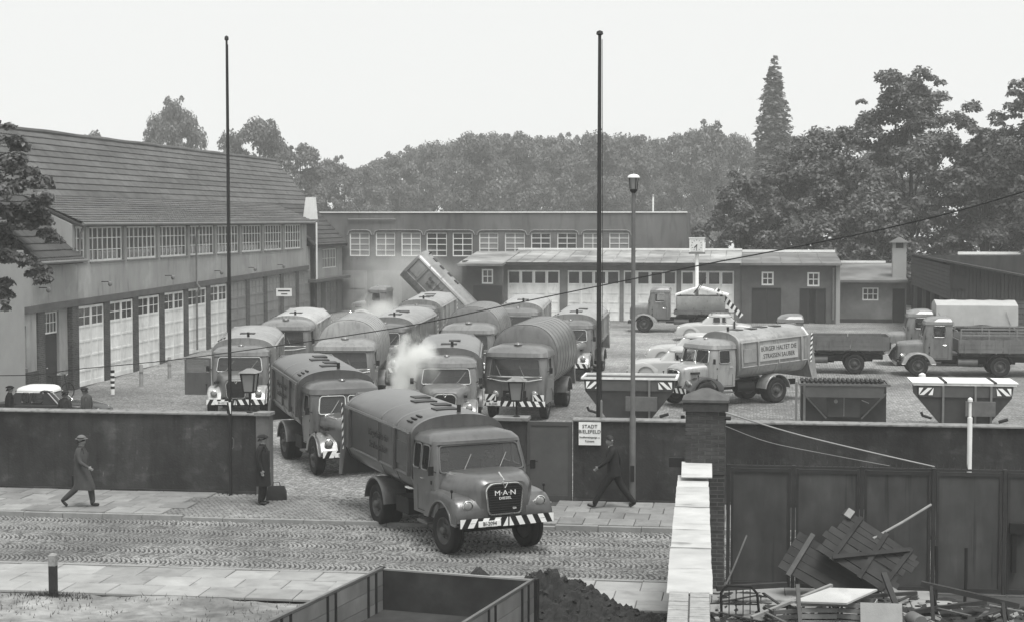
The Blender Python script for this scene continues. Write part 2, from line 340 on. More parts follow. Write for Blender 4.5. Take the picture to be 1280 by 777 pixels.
def lay(parent, mt, x0, x1, y0, y1, w, d, z, n=5):
    ms = [slab_mesh(w - .014, d - .014, .05, mt) for _ in range(n)]; r = 0; y = y0
    while y + d <= y1 + .01:
        x = x0 + (w / 2 if r % 2 else 0)
        while x + w <= x1 + .01:
            link('paving_slab', random.choice(ms), parent, (x, y, z + random.uniform(-.006, .006)), (0, 0, random.uniform(-.004, .004))); x += w
        y += d; r += 1
lay(pav, M_slab, -20.5, -13.4, 38.75, 42.0, .72, .80, .07)
lay(pav, M_slab, -5.0, 1.2, 38.75, 42.0, .60, .80, .07)
ks = MB(); ks.box(0, .985, 0, .15, -.2, .12); ksm = ks.mesh('kerb_stone', M_kerb)
kd = MB(); kd.box(0, .985, 0, .15, -.2, .092); kdm = kd.mesh('kerb_stone', M_kerb)
for i in range(24):
    x = -21.4 + i
    link('kerb_stone', kdm if -13.6 < x < -5.0 else ksm, pav, (x, 38.45, random.uniform(-.008, .004)), (0, 0, random.uniform(-.006, .006)))
npv = sheet('near_pavement', M_joint, -40, 40, [30.4, 32.85], .03)
lay(npv, M_slab_pale, -19.5, 4.4, 30.42, 32.85, .92, .80, .03)
for i in range(24): link('kerb_stone', ksm, npv, (-20 + i, 32.85, -.035 + random.uniform(-.01, .006)), (0, 0, random.uniform(-.008, .008)))
def lumpy(name, mt, x0, x1, y0, y1, nx, ny, fh, parent=None, **kw):
    b = MB(); vs = [(x0+(x1-x0)*i/nx, y0+(y1-y0)*j/ny, 0) for j in range(ny+1) for i in range(nx+1)]
    vs = [(x, y, fh(x, y)) for x, y, _ in vs]; n = nx + 1
    b.add(vs, [(j*n+i, j*n+i+1, (j+1)*n+i+1, (j+1)*n+i) for j in range(ny) for i in range(nx)])
    return b.build(name, mt, parent, sharp=None, **kw)
def nz(x, y, s, o=0): return noise.fractal(Vector((x*s + o, y*s, o)), 1, 2, 5)
lumpy('verge', M_earth, -24, 12, 17, 30.4, 180, 70, lambda x, y: .03 + .06 * nz(x, y, .8) + .03 * nz(x, y, 3), kind='structure')
# grass and weeds growing on the verge
def grass(name, n, f, mt, hgt=.12):
    V = []; F = []
    for i in range(n):
        x, y, z = f(); a = rng.uniform(0, 6.28); h = hgt * rng.uniform(.4, 1.3); w = .012; c, d = math.cos(a) * w, math.sin(a) * w; lx, ly = rng.normal(0, .5 * h, 2); k = len(V)
        V += [(x-c, y-d, z-.01), (x+c, y+d, z-.01), (x+lx, y+ly, z+h)]; F.append((k, k+1, k+2))
    me = bpy.data.meshes.new(name); me.from_pydata(V, [], F); me.materials.append(mt); o = link(name, me); o['kind'] = 'stuff'; return o
def vg():
    while True:
        x, y = rng.uniform(-16, -1), rng.uniform(27, 30.4)
        if nz(x, y, .7, 3) > -.05 or rng.random() < .1: return x, y, .03 + .06 * nz(x, y, .8) + .03 * nz(x, y, 3)
grass('grass', 1500, vg, mat('dry_grass', .20, .9, .3, 2), .07)
def wg(): return rng.uniform(-18, -12.5), 41.93 + abs(rng.normal(0, .02)) * -1, .1
# ---------------------------------------------------------------- building helpers: a wall faces -Y in its own frame, x runs along it, y into it
def face_y(x=0, y=0, z=0): return Matrix.Translation((x, y, z))
def face_x(x=0, y=0, z=0): return Matrix.Translation((x, y, z)) @ Matrix.Rotation(R(90), 4, 'Z')   # faces +X, local x = world +Y
def wall_grid(b, x0, x1, z0, z1, ops, y0=0, y1=.3, m=0):
    xs = sorted({x0, x1, *[q for o in ops for q in o[:2] if x0 < q < x1]}); zs = sorted({z0, z1, *[q for o in ops for q in o[2:4] if z0 < q < z1]})
    for i in range(len(xs)-1):
        runs = []
        for j in range(len(zs)-1):
            cx, cz = (xs[i]+xs[i+1])/2, (zs[j]+zs[j+1])/2
            if any(o[0] < cx < o[1] and o[2] < cz < o[3] for o in ops): continue
            if runs and runs[-1][1] == zs[j]: runs[-1][1] = zs[j+1]
            else: runs.append([zs[j], zs[j+1]])
        for a, c in runs: b.box(xs[i], xs[i+1], y0, y1, a, c, m)
def window(parent, M, x0, x1, z0, z1, cols, rows, fw=.06, bw=.03, dep=.10, mt=None, gl=None, name='window', hb=None):
    mt = mt or M_white; gl = gl or M_glass; b = MB(); y0, y1 = dep, dep + .06; hb = hb or bw
    b.box(x0, x1, y0, y1, z0, z0+fw); b.box(x0, x1, y0, y1, z1-fw, z1); b.box(x0, x0+fw, y0, y1, z0+fw, z1-fw); b.box(x1-fw, x1, y0, y1, z0+fw, z1-fw)
    for i in range(1, cols):
        x = x0 + (x1-x0) * i / cols; b.box(x-bw/2, x+bw/2, y0+.005, y1-.005, z0+fw, z1-fw)
    for j in range(1, rows):
        z = z0 + (z1-z0) * j / rows; b.box(x0+fw, x1-fw, y0+.012, y1-.012, z-hb/2, z+hb/2)
    w = b.build(name, mt, parent); w.matrix_local = M
    for i in range(cols):                                           # every pane of glass sits a hair differently in its putty
        for j in range(rows):
            g = MB(); xa, xb = x0+fw/2+(x1-x0-fw)*i/cols, x0+fw/2+(x1-x0-fw)*(i+1)/cols; za, zb = z0+fw/2+(z1-z0-fw)*j/rows, z0+fw/2+(z1-z0-fw)*(j+1)/rows
            t = [random.uniform(-.006, .006) for _ in range(4)]; y = y1 - .02
            g.add([(xa, y+t[0], za), (xb, y+t[1], za), (xb, y+t[2], zb), (xa, y+t[3], zb)], [(0,1,2,3)])
            if i == 0 and j == 0: G = g
            else: G.add(g.v, g.f)
    G.build('pane', gl, w, sharp=None)
    return w
def door_leaf(parent, M, x0, x1, z0, z1, lc=2, lr=2, lh=.75, rows=3, mt=None, gl=None, dep=.14, cols=1, name='door_leaf'):
    mt = mt or M_white_worn; gl = gl or M_glass; b = MB(); s = .09; y0 = dep
    zt = z1 - .10; zl = zt - lh
    b.box(x0, x1, y0+.024, y0+.07, z0, zl)                               # sunk panels
    b.box(x0, x0+s, y0, y0+.05, z0, z1); b.box(x1-s, x1, y0, y0+.05, z0, z1)
    b.box(x0+s, x1-s, y0, y0+.05, zt, z1); b.box(x0+s, x1-s, y0+.002, y0+.05, zl-.1, zl)
    H = zl - .1 - z0
    for j in range(rows):
        z = z0 + H * j / rows; b.box(x0+s, x1-s, y0+.002, y0+.05, z, z + (.2 if j == 0 else .08))
    for i in range(1, cols):
        x = x0 + (x1-x0)*i/cols; b.box(x-.035, x+.035, y0+.004, y0+.05, z0+.2, zl-.1)
    for i in range(1, lc):
        x = x0+s+(x1-x0-2*s)*i/lc; b.box(x-.018, x+.018, y0+.008, y0+.04, zl, zt)
    for j in range(1, lr):
        z = zl+(zt-zl)*j/lr; b.box(x0+s, x1-s, y0+.012, y0+.036, z-.015, z+.015)
    o = b.build(name, mt, parent); o.matrix_local = M
    g = MB(); g.box(x0+s, x1-s, y0+.03, y0+.034, zl, zt); g.build('pane', gl, o)
    return o
def courses(parent, mt, O, u, down, L, pitch, u0, u1, wave=.26, amp=.026, step=.042, seg=4, trim=None):
    """tiled roof slope: one part per course of pantiles, each course lapping over the one below. O = ridge point, u = along, down = down the slope"""
    u = Vector(u).normalized(); d = Vector(down).normalized(); nrm = u.cross(d).normalized()
    if nrm.z < 0: nrm = -nrm
    k = 0; t = 0
    while t < L - .01:
        t2 = min(t + pitch, L); a, e = (trim(t), trim(t2)) if trim else ((u0, u1), (u0, u1))
        n = max(2, int((e[1]-e[0]) / wave * seg)); V = []
        sag = [.012 * noise.noise(Vector((q * .15, k * 1.7, 0))) + .010 * random.uniform(-1, 1) for q in range(n+1)]
        for row in range(3):
            for q in range(n+1):
                r_ = a if row == 0 else e
                s = r_[0] + (r_[1]-r_[0]) * q / n; w = amp * (1 + math.sin(q / seg * 2 * math.pi)) + sag[q]
                tt = t - .06 if row == 0 else t2 + sag[q] * .8; h = (w*.5, w + step, -.01)[row]
                V.append(Vector(O) + u * s + d * tt + nrm * h)
        m = n + 1; b = MB(); b.add(V, [(r_*m+q, r_*m+q+1, (r_+1)*m+q+1, (r_+1)*m+q) for r_ in range(2) for q in range(n)])
        b.build('tile_course', mt, parent, sharp=50); t = t2; k += 1
# ---------------------------------------------------------------- the street wall of the depot
def street_wall(x0, x1, label, end=None):
    t = thing('street_wall', label, 'wall', (x0, 42.0, 0)); L = x1 - x0
    bx('wall_body', M_wall, t, 0, L, 0, .30, -.1, 2.14)
    b = MB(); b.prism([(-.06, 2.14), (.36, 2.14), (.36, 2.175), (.15, 2.22), (-.06, 2.175)], 'yz', 0, L, 0); b.build('coping', M_cap, t)
    bx('plinth', M_wall, t, 0, L, -.035, -.002, -.1, .16)
    return t
wl = street_wall(-24, -12.62, 'long dark rendered wall left of the open gateway, pale coping, behind the man in the hat')
gp = thing('gate_pillar', 'weathered pillar that ends the long left wall, beside the man with the bag', 'pillar', (-12.61, 41.94, 0))
bx('pillar_body', mat('pale_render', .16, .9, .3, 2, bump=.3), gp, 0, .34, 0, .42, -.1, 2.14); bx('coping', M_cap, gp, -.04, .38, -.04, .46, 2.14, 2.22)
wr = street_wall(-4.36, 12, 'dark rendered wall right of the small gate, carrying the white notice board')
gq = thing('gate_pillar', 'dark gate pillar with a flat pale cap behind the bonnet of the leaving lorry', 'pillar', (-6.34, 41.95, 0))
bx('pillar_body', M_wall, gq, 0, .78, 0, .5, -.1, 2.12); bx('coping', M_cap, gq, -.06, .84, -.06, .56, 2.12, 2.2)
sg = thing('pedestrian_gate', 'narrow grey sheet metal gate standing shut between pillar and wall', 'gate', (-5.55, 42.05, 0))
bx('gate_panel', mat('gate_paint', .13, .6, .15, 2, bump=.1), sg, .1, 1.06, .02, .05, .22, 2.0)
b = MB(); b.box(0, .1, 0, .08, .05, 2.1); b.box(1.06, 1.16, 0, .08, .05, 2.1); b.box(.1, 1.06, 0, .08, 2.0, 2.1); b.box(.1, 1.06, 0, .08, .05, .22); b.build('gate_frame', mat('gate_frame_paint', .10, .6, .15, 2), sg)
b = MB(); b.tube([(.16, -.005, 1.1), (.16, -.06, 1.1), (.3, -.06, 1.1)], .014); b.build('handle', M_black, sg)
sn = thing('notice_board', 'white square notice board reading STADT BIELEFELD on the dark wall', 'sign', (-3.93, 41.93, 1.83))
bx('board', M_white, sn, -.28, .28, 0, .03, -.29, .29)
for s_, z_, h_ in (('STADT', .18, .125), ('BIELEFELD', .05, .125), ('Straßenreinigungs- u.', -.09, .072), ('Fuhramt', -.19, .08)):
    text(s_, h_, sn, frame_y(0, -.004, z_), M_black, sx=.86 if h_ < .1 else 1)
# ---------------------------------------------------------------- the long depot hall on the left
hall = thing('depot_hall', 'long two storey hall with tiled roof and a row of white garage doors', 'hall', (0, 0, 0))
HX = -28.3; F = face_x(HX, 0, 0)
PY = [67.62 + 3.55 * i for i in range(11)]                       # brick pillars
LZ = lambda y: 3.46 + .0112 * (y - 62.3)                         # underside of the lintel, which climbs with the yard
b = MB()
wb = [(y + .02, y + 4.08, 5.35, 6.9) for y in [69.84 + 4.436 * i for i in range(8)]] + [(68.3, 69.5, 5.35, 6.9)]
wall_grid(b, 63.5, 106.1, 3.6, 7.05, wb + [(60, 68.1, 5.6, 8)], .10, .40)
b.box(63.4, 115.8, 1.1, 1.3, 0, 5.4)                               # dark back of the bays
o = b.build('wall', M_plaster, hall); o.matrix_local = F
b = MB(); b.prism([(62.3, LZ(62.3)), (106.1, LZ(106.1)), (106.1, LZ(106.1) + .28), (62.3, LZ(62.3) + .28)], 'xz', -.06, .42); o = b.build('lintel_beam', M_concrete, hall); o.matrix_local = F
b = MB(); wall_grid(b, 50, 62.34, -.1, 6.0, [], -.25, .3); b.box(62.34, 63.5, 0, .3, 3.74, 5.7)
o = b.build('end_wall', M_plaster_smooth, hall); o.matrix_local = F
b = MB(); wall_grid(b, 62.34, 64.1, -.1, 3.5, [(62.40, 63.15, 1.34, 3.0)], .05, .3); wall_grid(b, 64.9, 67.62, .7, 3.5, [(65.3, 66.75, .7, 3.4)], .22, .4)
o = b.build('bay_wall', M_plaster, hall); o.matrix_local = F
b = MB(); b.box(62.34, 64.1, 0, .049, -.1, 1.15); b.box(64.9, 65.3, .18, .4, -.1, .7); b.box(66.75, 67.62, .18, .4, -.1, .7)
o = b.build('brick_plinth', M_brick_far, hall); o.matrix_local = F
window(hall, F, 62.40, 63.15, 1.34, 3.0, 2, 3, dep=.14)
o = bx('window_sill', M_cap, hall, 62.34, 63.2, -.03, .12, 1.29, 1.338); o.matrix_local = F
window(hall, F, 65.35, 66.7, 2.5, 3.4, 4, 2, dep=.3, name='transom_window')
b = MB(); b.box(65.35, 66.7, .32, .36, .02, 2.45); b.box(65.47, 66.58, .30, .318, .2, 1.1); b.box(65.47, 66.58, .30, .318, 1.3, 2.3)
o = b.build('entrance_door', M_door_dark, hall); o.matrix_local = F
h = bx('handle', M_chrome, o, 65.5, 65.65, .26, .3, 1.08, 1.13)
for y in [64.14] + PY:
    b = MB(); b.box(y, y + .66, -.015, .5, -.1, LZ(y) - .002); o = b.build('brick_pillar', M_brick_far, hall); o.matrix_local = F
for i, y in enumerate(PY):
    a, c = y + .68, y + 3.53; g0 = zg(y + 2) + .02; mid = (a + c) / 2
    mt = M_white_worn if i < 6 else M_door_grey
    for x0, x1 in ((a, mid - .012), (mid + .012, c)): door_leaf(hall, F, x0, x1, g0, LZ(y) - .03, 2, 2, .72, 4, mt, M_glass if i < 6 else M_glass_pale, cols=2 if i < 6 else 1, dep=.03)
for x0, x1, z0, z1 in wb: window(hall, F, x0 + .03, x1 - .03, z0, z1, 7 if x1 - x0 > 2 else 3, 3, .09, .085, .10 + .10, hb=.035)
b = MB()
for x0, x1, z0, z1 in wb: b.box(x0 - .04, x1 + .04, .04, .3, z0 - .06, z0 - .002)
o = b.build('window_sill', M_cap, hall); o.matrix_local = F
# roof: steep tiled slope, with a long shed dormer of lower pitch over the upper windows
ridge, brk, eave = Vector((-33.2, 0, 11.3)), Vector((-30.62, 0, 8.2)), Vector((-28.0, 0, 5.5))
sd_ = (brk - ridge); courses(hall, M_tile, ridge, (0,1,0), sd_, sd_.length, .40, 54, 115.8)
dd = Vector((-28.02, 0, 7.06)) - brk; courses(hall, M_tile, brk, (0,1,0), dd, dd.length, .26, 68.05, 106.2)
courses(hall, M_tile, brk, (0,1,0), dd, dd.length, .26, 53, 63.7)
ed = eave - brk; courses(hall, M_tile_dark, brk, (0,1,0), ed, ed.length, .40, 63.6, 68.2); courses(hall, M_tile_dark, brk, (0,1,0), ed, ed.length, .40, 106.2, 115.8)
b = MB()
for (p, q, y0, y1) in ((ridge, brk, 54, 115.7), (brk, Vector((-28.05, 0, 7.04)), 68.15, 106.1), (brk, Vector((-28.05, 0, 7.04)), 53, 63.6), (brk, eave, 63.7, 68.15), (brk, eave, 106.25, 115.7)):
    b.prism([(p.x, p.z - .02), (q.x, q.z - .02), (q.x, q.z - .16), (p.x, p.z - .16)], 'xz', y0, y1)
b.prism([(-33.2, 11.25), (-38.6, 5.5), (-38.6, 5.3), (-33.2, 11.05)], 'xz', 54, 115.7)
b.build('roof_boarding', M_wood_dark, hall)
b = MB(); b.tube([(-33.2, y, 11.34 + .015 * math.sin(y)) for y in np.arange(54, 116, .8)], .12, 8); b.build('ridge_tiles', M_tile, hall)
b = MB(); b.prism([(-30.7, 8.05), (-28.35, 6.98), (-28.35, 5.6), (-28.4, 5.5)], 'xz', 67.85, 68.1); b.build('gable_cheek', M_plaster, hall)
b = MB(); b.prism([(-30.7, 8.12), (-28.0, 6.88), (-28.0, 6.98), (-30.7, 8.22)], 'xz', 67.9, 68.2); b.build('barge_board', M_wood_dark, hall)
b = MB(); b.tube([(-27.92, 68, 7.0), (-27.92, 106.4, 7.0)], .075, 8); b.tube([(-27.9, 63.6, 5.46), (-27.9, 68.3, 5.46)], .07, 8); b.build('gutter', M_zinc, hall)
for y in (68.16, 83.4):
    b = MB(); b.tube([(-27.92, y, 6.95), (-28.1, y, 6.6), (-28.15, y, 6.2), (-28.15, y, 3.9 if y > 75 else 5.6), ] + ([(-28.0, y, 3.7), (-28.16, y, 3.4), (-28.16, y, .5)] if y > 75 else []), .055, 7); b.build('downpipe', M_zinc, hall)
for y in (64.5, 71.1, 79.3, 87.0, 93.2, 99.2):
    b = MB(); b.tube([(-28.38, y, 4.45), (-28.05, y, 4.45), (-28.02, y, 4.4)], .022, 6); l = b.build('wall_lamp', M_black, hall)
    b = MB(); b.lathe([(.03, .08), (.08, .06), (.10, 0), (.09, -.08), (.04, -.13)], c=(-27.98, y, 4.38), n=12); b.build('lamp_globe', M_cap, l)
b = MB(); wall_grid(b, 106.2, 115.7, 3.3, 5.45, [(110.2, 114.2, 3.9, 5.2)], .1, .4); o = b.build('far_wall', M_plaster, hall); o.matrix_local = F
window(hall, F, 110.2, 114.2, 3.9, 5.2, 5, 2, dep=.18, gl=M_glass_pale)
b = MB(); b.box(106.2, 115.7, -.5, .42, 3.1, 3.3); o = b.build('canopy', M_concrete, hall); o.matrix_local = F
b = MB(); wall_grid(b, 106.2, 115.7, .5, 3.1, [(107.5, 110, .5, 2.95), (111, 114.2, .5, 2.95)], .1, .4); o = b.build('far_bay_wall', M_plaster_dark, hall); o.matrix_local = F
for x0, x1 in ((107.5, 108.72), (108.78, 110), (111, 112.57), (112.63, 114.2)): door_leaf(hall, F, x0, x1, .8, 2.95, 2, 2, .6, 3, M_door_grey, M_glass_pale)
b = MB(); b.box(-33, -28.42, 115.4, 115.7, .3, 5.6); b.prism([(-38.4, 5.4), (-33.2, 11.0), (-28.3, 5.4)], 'xz', 115.4, 115.65); b.build('rear_gable', M_plaster_dark, hall)
vent = thing('roof_vent', 'white boxed vent on a dark shaft at the far corner of the tiled hall', 'vent', (-28.5, 107.2, 0))
bx('shaft', mat('sooty_shaft', .07, .9, .3, 2), vent, -.3, .35, -.2, .5, .6, 7.2)
b = MB(); b.prism([(-.36, 7.2), (.42, 7.2), (.30, 8.65), (-.16, 8.65)], 'xz', -.28, .58); b.build('cowl', M_white, vent); bx('cowl_base', M_zinc, vent, -.42, .48, -.34, .64, 7.05, 7.198)
b = MB(); b.tube([(-.48, -.3, 7.0), (-.48, -.3, 3.4), (-.2, -.3, 3.0), (-.2, -.3, .9)], .06, 7); b.tube([(.55, -.3, 7.0), (.55, -.3, 3.2)], .06, 7); b.build('downpipe', M_white, vent)
# ---------------------------------------------------------------- the long rear hall
rear = thing('rear_hall', 'long grey flat roofed hall across the back with paired barred windows', 'hall', (0, 0, 0))
RW = [(-27.93,-26.49),(-26.05,-24.65),(-24.21,-22.81),(-22.41,-20.95),(-20.55,-19.13),(-18.67,-17.31),(-16.85,-15.44),(-15.01,-13.63),(-13.18,-11.81),(-11.38,-10.02),(-9.56,-8.18)]
ops = [(x0, x1, 4.62 if i < 5 else 4.8, 6.27) for i, (x0, x1) in enumerate(RW)]; Fb = face_y(0, 116, 0)
b = MB(); wall_grid(b, -30.3, -4.26, .5, 7.66, ops, 0, .35); b.box(-4.58, -4.26, .35, 8, .5, 7.66); b.box(-29, -4.6, .9, 1.0, .6, 7.3)
b.build('wall', M_plaster_dark, rear, (0, 116, 0))
bx('parapet_coping', M_white, rear, -30.3, -4.2, 115.92, 116.4, 7.66, 7.74); bx('roof', M_felt2, rear, -30.3, -4.6, 116.4, 124, 7.5, 7.6)
for i, (x0, x1, z0, z1) in enumerate(ops):
    window(rear, Fb, x0, x1, z0, z1, 2, 4, .07, .05, .08, gl=M_glass if i in (3, 4, 7, 8) else M_glass_pale, hb=.05)
for i in (0, 1, 3, 5, 7, 9):
    x0, x1 = RW[i][0] - .15, (RW[i+1][1] if i else RW[0][1]) + .15
    b = MB(); b.tube([(x0, 115.98, 6.1), (x0 + .12, 115.98, 6.36), (x0 + .35, 115.98, 6.45), (x1 - .35, 115.98, 6.45), (x1 - .12, 115.98, 6.36), (x1, 115.98, 6.1)], .05, 6); b.build('drip_moulding', M_cap, rear)
b = MB()
for k, (x0, x1) in enumerate(((-29.3, -26.7), (-26.2, -24.2))):
    b.box(x0, x1, -.06, -.01, .75, 3.6)
    for q in range(3): xx = x0 + .08 + (x1 - x0 - .16) * q / 3; b.box(xx, xx + (x1-x0)/3 - .1, -.09, -.06, .95, 2.2); b.box(xx, xx + (x1-x0)/3 - .1, -.09, -.06, 2.35, 3.4)
b.build('sliding_door', M_door_grey, rear, (0, 116, 0))
b = MB(); b.tube([(-28.0, 115.9, 7.2), (-24.6, 115.9, 7.2)], .05); b.build('wall_pipe', M_zinc, rear)
pv = thing('vent_pipe', 'thin pale vent pipe on the rear hall parapet', 'pipe', (-6.6, 117, 7.6)); b = MB(); b.tube([(0,0,0),(0,0,1.2)], .06); b.build('pipe', M_white, pv); b = MB(); b.lathe([(.1, 1.2), (.12, 1.24), (.03, 1.34)], n=10); b.build('cap', M_zinc, pv)
# ---------------------------------------------------------------- the garage row in front of it
row = thing('garage_row', 'low garage row with white four leaf doors under a patchy light roof', 'garage', (0, 0, 0))
Fg = face_y(0, 106, 0); bays = [(-15.24, -11.86), (-11.4, -8.05), (-7.84, -4.47), (-4.22, -.88)]
b = MB(); wall_grid(b, -15.6, -.45, .6, 4.4, [(x0, x1, .6, 4.03) for x0, x1 in bays], 0, .3); b.box(-15.6, -.45, 1, 1.2, .6, 4.4); b.box(-15.6, -15.3, .3, 8, .6, 4.6)
b.build('wall', M_plaster_low, row, (0, 106, 0))
for x0, x1 in bays:
    w = (x1 - x0 - .06) / 4
    for k in range(4): door_leaf(row, Fg, x0 + .02 + k * (w + .006), x0 + .02 + k * (w + .006) + w, .8, 3.98, 1, 1, .72, 4, M_white_worn, dep=.07)
def slope_roof(parent, name, mt, x0, x1, y0, z0, y1, z1, th=.14, seams=0):
    b = MB(); b.prism([(y0, z0), (y1, z1), (y1, z1 - th), (y0, z0 - th)], 'yz', x0, x1); o = b.build(name, mt, parent)
    if seams:
        b = MB(); n = int((x1 - x0) / seams)
        for k in range(1, n): x = x0 + (x1-x0)*k/n; b.beam((x, y0, z0 + .01), (x, y1, z1 + .01), .05, .03)
        b.build('roof_seam', mt, parent)
    return o
slope_roof(row, 'roof', M_felt, -15.62, -.45, 105.5, 4.5, 114, 5.12, seams=1.0)
bx('roof_edge', M_white, row, -15.62, -.45, 113.9, 114.1, 5.13, 5.25)
bx('fascia', M_wood_dark, row, -15.6, -.5, 105.44, 105.5, 4.3, 4.49)
po = thing('porch_shed', 'small dark lean-to with a little window at the left end of the garage row', 'shed', (0, 0, 0))
b = MB(); wall_grid(b, -17.95, -15.3, .6, 4.34, [(-16.66, -15.94, 3.15, 4.08)], 0, .2); b.box(-17.95, -17.75, .2, 9, .6, 4.6)
b.build('wall', M_plaster_shed, po, (0, 104.6, 0)); window(po, face_y(0, 104.6, 0), -16.66, -15.94, 3.15, 4.08, 2, 2, .09, .05, .02)
bx('dark_door', M_door_dark, po, -17.2, -15.36, 104.54, 104.59, .75, 3.05); slope_roof(po, 'roof', M_felt, -18.15, -15.25, 104.0, 4.42, 112, 5.05)
sh = thing('tool_shed', 'shed with two dark double doors and two small white windows', 'shed', (0, 0, 0)); Fs = face_y(0, 105.8, 0)
sw = [(.80, 1.55, 3.10, 3.95), (3.61, 4.36, 3.05, 3.93)]
b = MB(); wall_grid(b, -.44, 5.36, .6, 4.35, sw + [(.2, 2.0, .6, 2.95), (3.15, 4.75, .6, 2.92)], 0, .25); b.box(-.4, 5.1, .7, .8, .6, 4.3)
b.build('wall', M_plaster_shed, sh, (0, 105.8, 0))
b = MB(); b.prism([(105.8, .6), (114, .6), (114, 4.85), (105.8, 4.36)], 'yz', 5.37, 5.62); b.build('side_wall', M_plaster_smooth, sh)
for q in sw: window(sh, Fs, *q, 2, 2, .10, .06, .02)
for x0, x1 in ((.22, 1.09), (1.11, 1.98), (3.17, 3.75), (4.12, 4.73)):
    b = MB(); b.box(x0, x1, .1, .14, .72, 2.93)
    for k in range(1, 5): x = x0 + (x1-x0)*k/5; b.box(x - .07, x + .07, .085, .1, .74, 2.9)
    b.build('board_door', M_door_dark, sh, (0, 105.8, 0))
slope_roof(sh, 'roof', M_felt2, -.44, 5.7, 105.3, 4.5, 114, 5.0, seams=1.2); bx('roof_edge', M_white, sh, -.44, 5.7, 113.9, 114.1, 5.01, 5.17)
b = MB(); b.tube([(5.2, 105.68, 4.2), (5.2, 105.68, 1.0)], .06, 7); b.build('downpipe', M_zinc, sh)
lo = thing('lean_to_building', 'low plastered annexe with one white window beside a dark plank door', 'annexe', (0, 0, 0)); Fl = face_y(0, 107, 0)
b = MB(); wall_grid(b, 5.64, 9.75, .6, 3.35, [(7.05, 8.04, 2.15, 2.95), (8.9, 9.66, .6, 2.9)], 0, .25); b.box(5.7, 9.7, .6, .7, .6, 3.3); b.build('wall', M_plaster_low, lo, (0, 107, 0))
window(lo, Fl, 7.05, 8.04, 2.15, 2.95, 3, 2, .08, .06, .02); bx('plank_door', M_door_dark, lo, 8.92, 9.64, 107.1, 107.14, .78, 2.88)
slope_roof(lo, 'roof', M_felt2, 5.64, 9.8, 106.5, 3.42, 114, 4.3); bx('roof_edge', M_white, lo, 5.64, 9.0, 113.9, 114.1, 4.31, 4.45); bx('base_course', M_wood_dark, lo, 5.66, 8.88, 106.95, 106.999, .6, 1.0)
ch = thing('chimney', 'pale square chimney with a pitched cap on the low annexe', 'chimney', (9.36, 108, 0))
bx('stack', M_plaster_smooth, ch, -.42, .42, -.4, .4, 3.4, 5.4); b = MB()
for sx in (-1, 1):
    for sy in (-1, 1): b.box(sx*.33-.08, sx*.33+.08, sy*.32-.08, sy*.32+.08, 5.4, 5.75)
b.build('vent_post', M_plaster_smooth, ch); b = MB(); b.loft([[(-.62,-.6,5.75),(.62,-.6,5.75),(.62,.6,5.75),(-.62,.6,5.75)],[(-.05,-.05,6.1),(.05,-.05,6.1),(.05,.05,6.1),(-.05,.05,6.1)]]); b.build('cap', M_concrete, ch); bx('flue', M_black, ch, -.22, .22, -.2, .2, 5.4, 5.74)
ws = thing('timber_shed', 'big dark boarded timber shed with an open side and a sloping roof', 'shed', (0, 0, 0))
X0, X1, Y0, Y1 = 9.95, 20, 86, 106.4; g = .38
zt = lambda x: 5.0 - (x - X0) * .19
b = MB(); x = X0
while x < X1 - .1:
    w = random.choice((.17, .19, .21)); d = random.uniform(-.02, .02); z0 = random.uniform(3.17, 3.22)
    b.prism([(x, z0), (x + w - .02, z0), (x + w - .02, zt(x + w)), (x, zt(x))], 'xz', Y0 + d, Y0 + d + .04); x += w
b.build('upright_boards', M_wood_dark, ws)
b = MB(); z = g
while z < 3.1:
    x = X0 + .9
    while x < X1: w = random.uniform(2.2, 4); b.box(x, min(X1, x + w - .02), Y0 + .03 + random.uniform(0, .03), Y0 + .1, z, z + .22); x += w
    z += .24
b.build('level_boards', M_wood, ws)
b = MB(); z = 3.2
while z < 4.9: b.box(X0 + random.uniform(-.02, .01), X0 + .04, Y0 + .05, Y1, z, z + .17); z += .19
b.build('side_boards', M_wood_dark, ws)
b = MB(); b.box(X0 + .06, X0 + .9, Y0 + .05, Y0 + .2, .3, 3.2)
b.build('end_panel', M_wood_dark, ws)
for y in (Y0 + .3, 90.5, 95, 99.5, 104.5): bx('post', M_wood, ws, X0 + .02, X0 + .22, y, y + .2, zg(y) - .1, 3.3)
bx('inner_wall', M_wood_dark, ws, X0 + 5.5, X0 + 5.6, Y0 + .3, Y1, .3, 4); bx('rear_boards', M_wood_dark, ws, X0 + .05, X1, Y1, Y1 + .1, .4, 5)
bx('hatch', mat('hatch_boards', .04, .9, .3, 3), ws, X0 + .12, X0 + .75, Y0 - .06, Y0 - .025, 3.75, 4.42)
b = MB(); b.prism([(X0 - .3, zt(X0 - .3) + .02), (X1, zt(X1) + .02), (X1, zt(X1) + .12), (X0 - .3, zt(X0 - .3) + .12)], 'xz', Y0 - .35, Y1); b.build('roof', mat('shed_felt', .05, .9, .3, 2), ws)
rs = thing('far_shed', 'grey roofed shed showing above the slope of the timber shed roof', 'shed', (0, 0, 0))
bx('wall', M_wood_dark, rs, 14.7, 26, 114.4, 120, .7, 3.75); slope_roof(rs, 'roof', M_felt2, 14.5, 26.2, 114, 3.8, 121, 4.75); bx('roof_edge', M_white, rs, 14.5, 26.2, 120.9, 121.1, 4.76, 4.94)
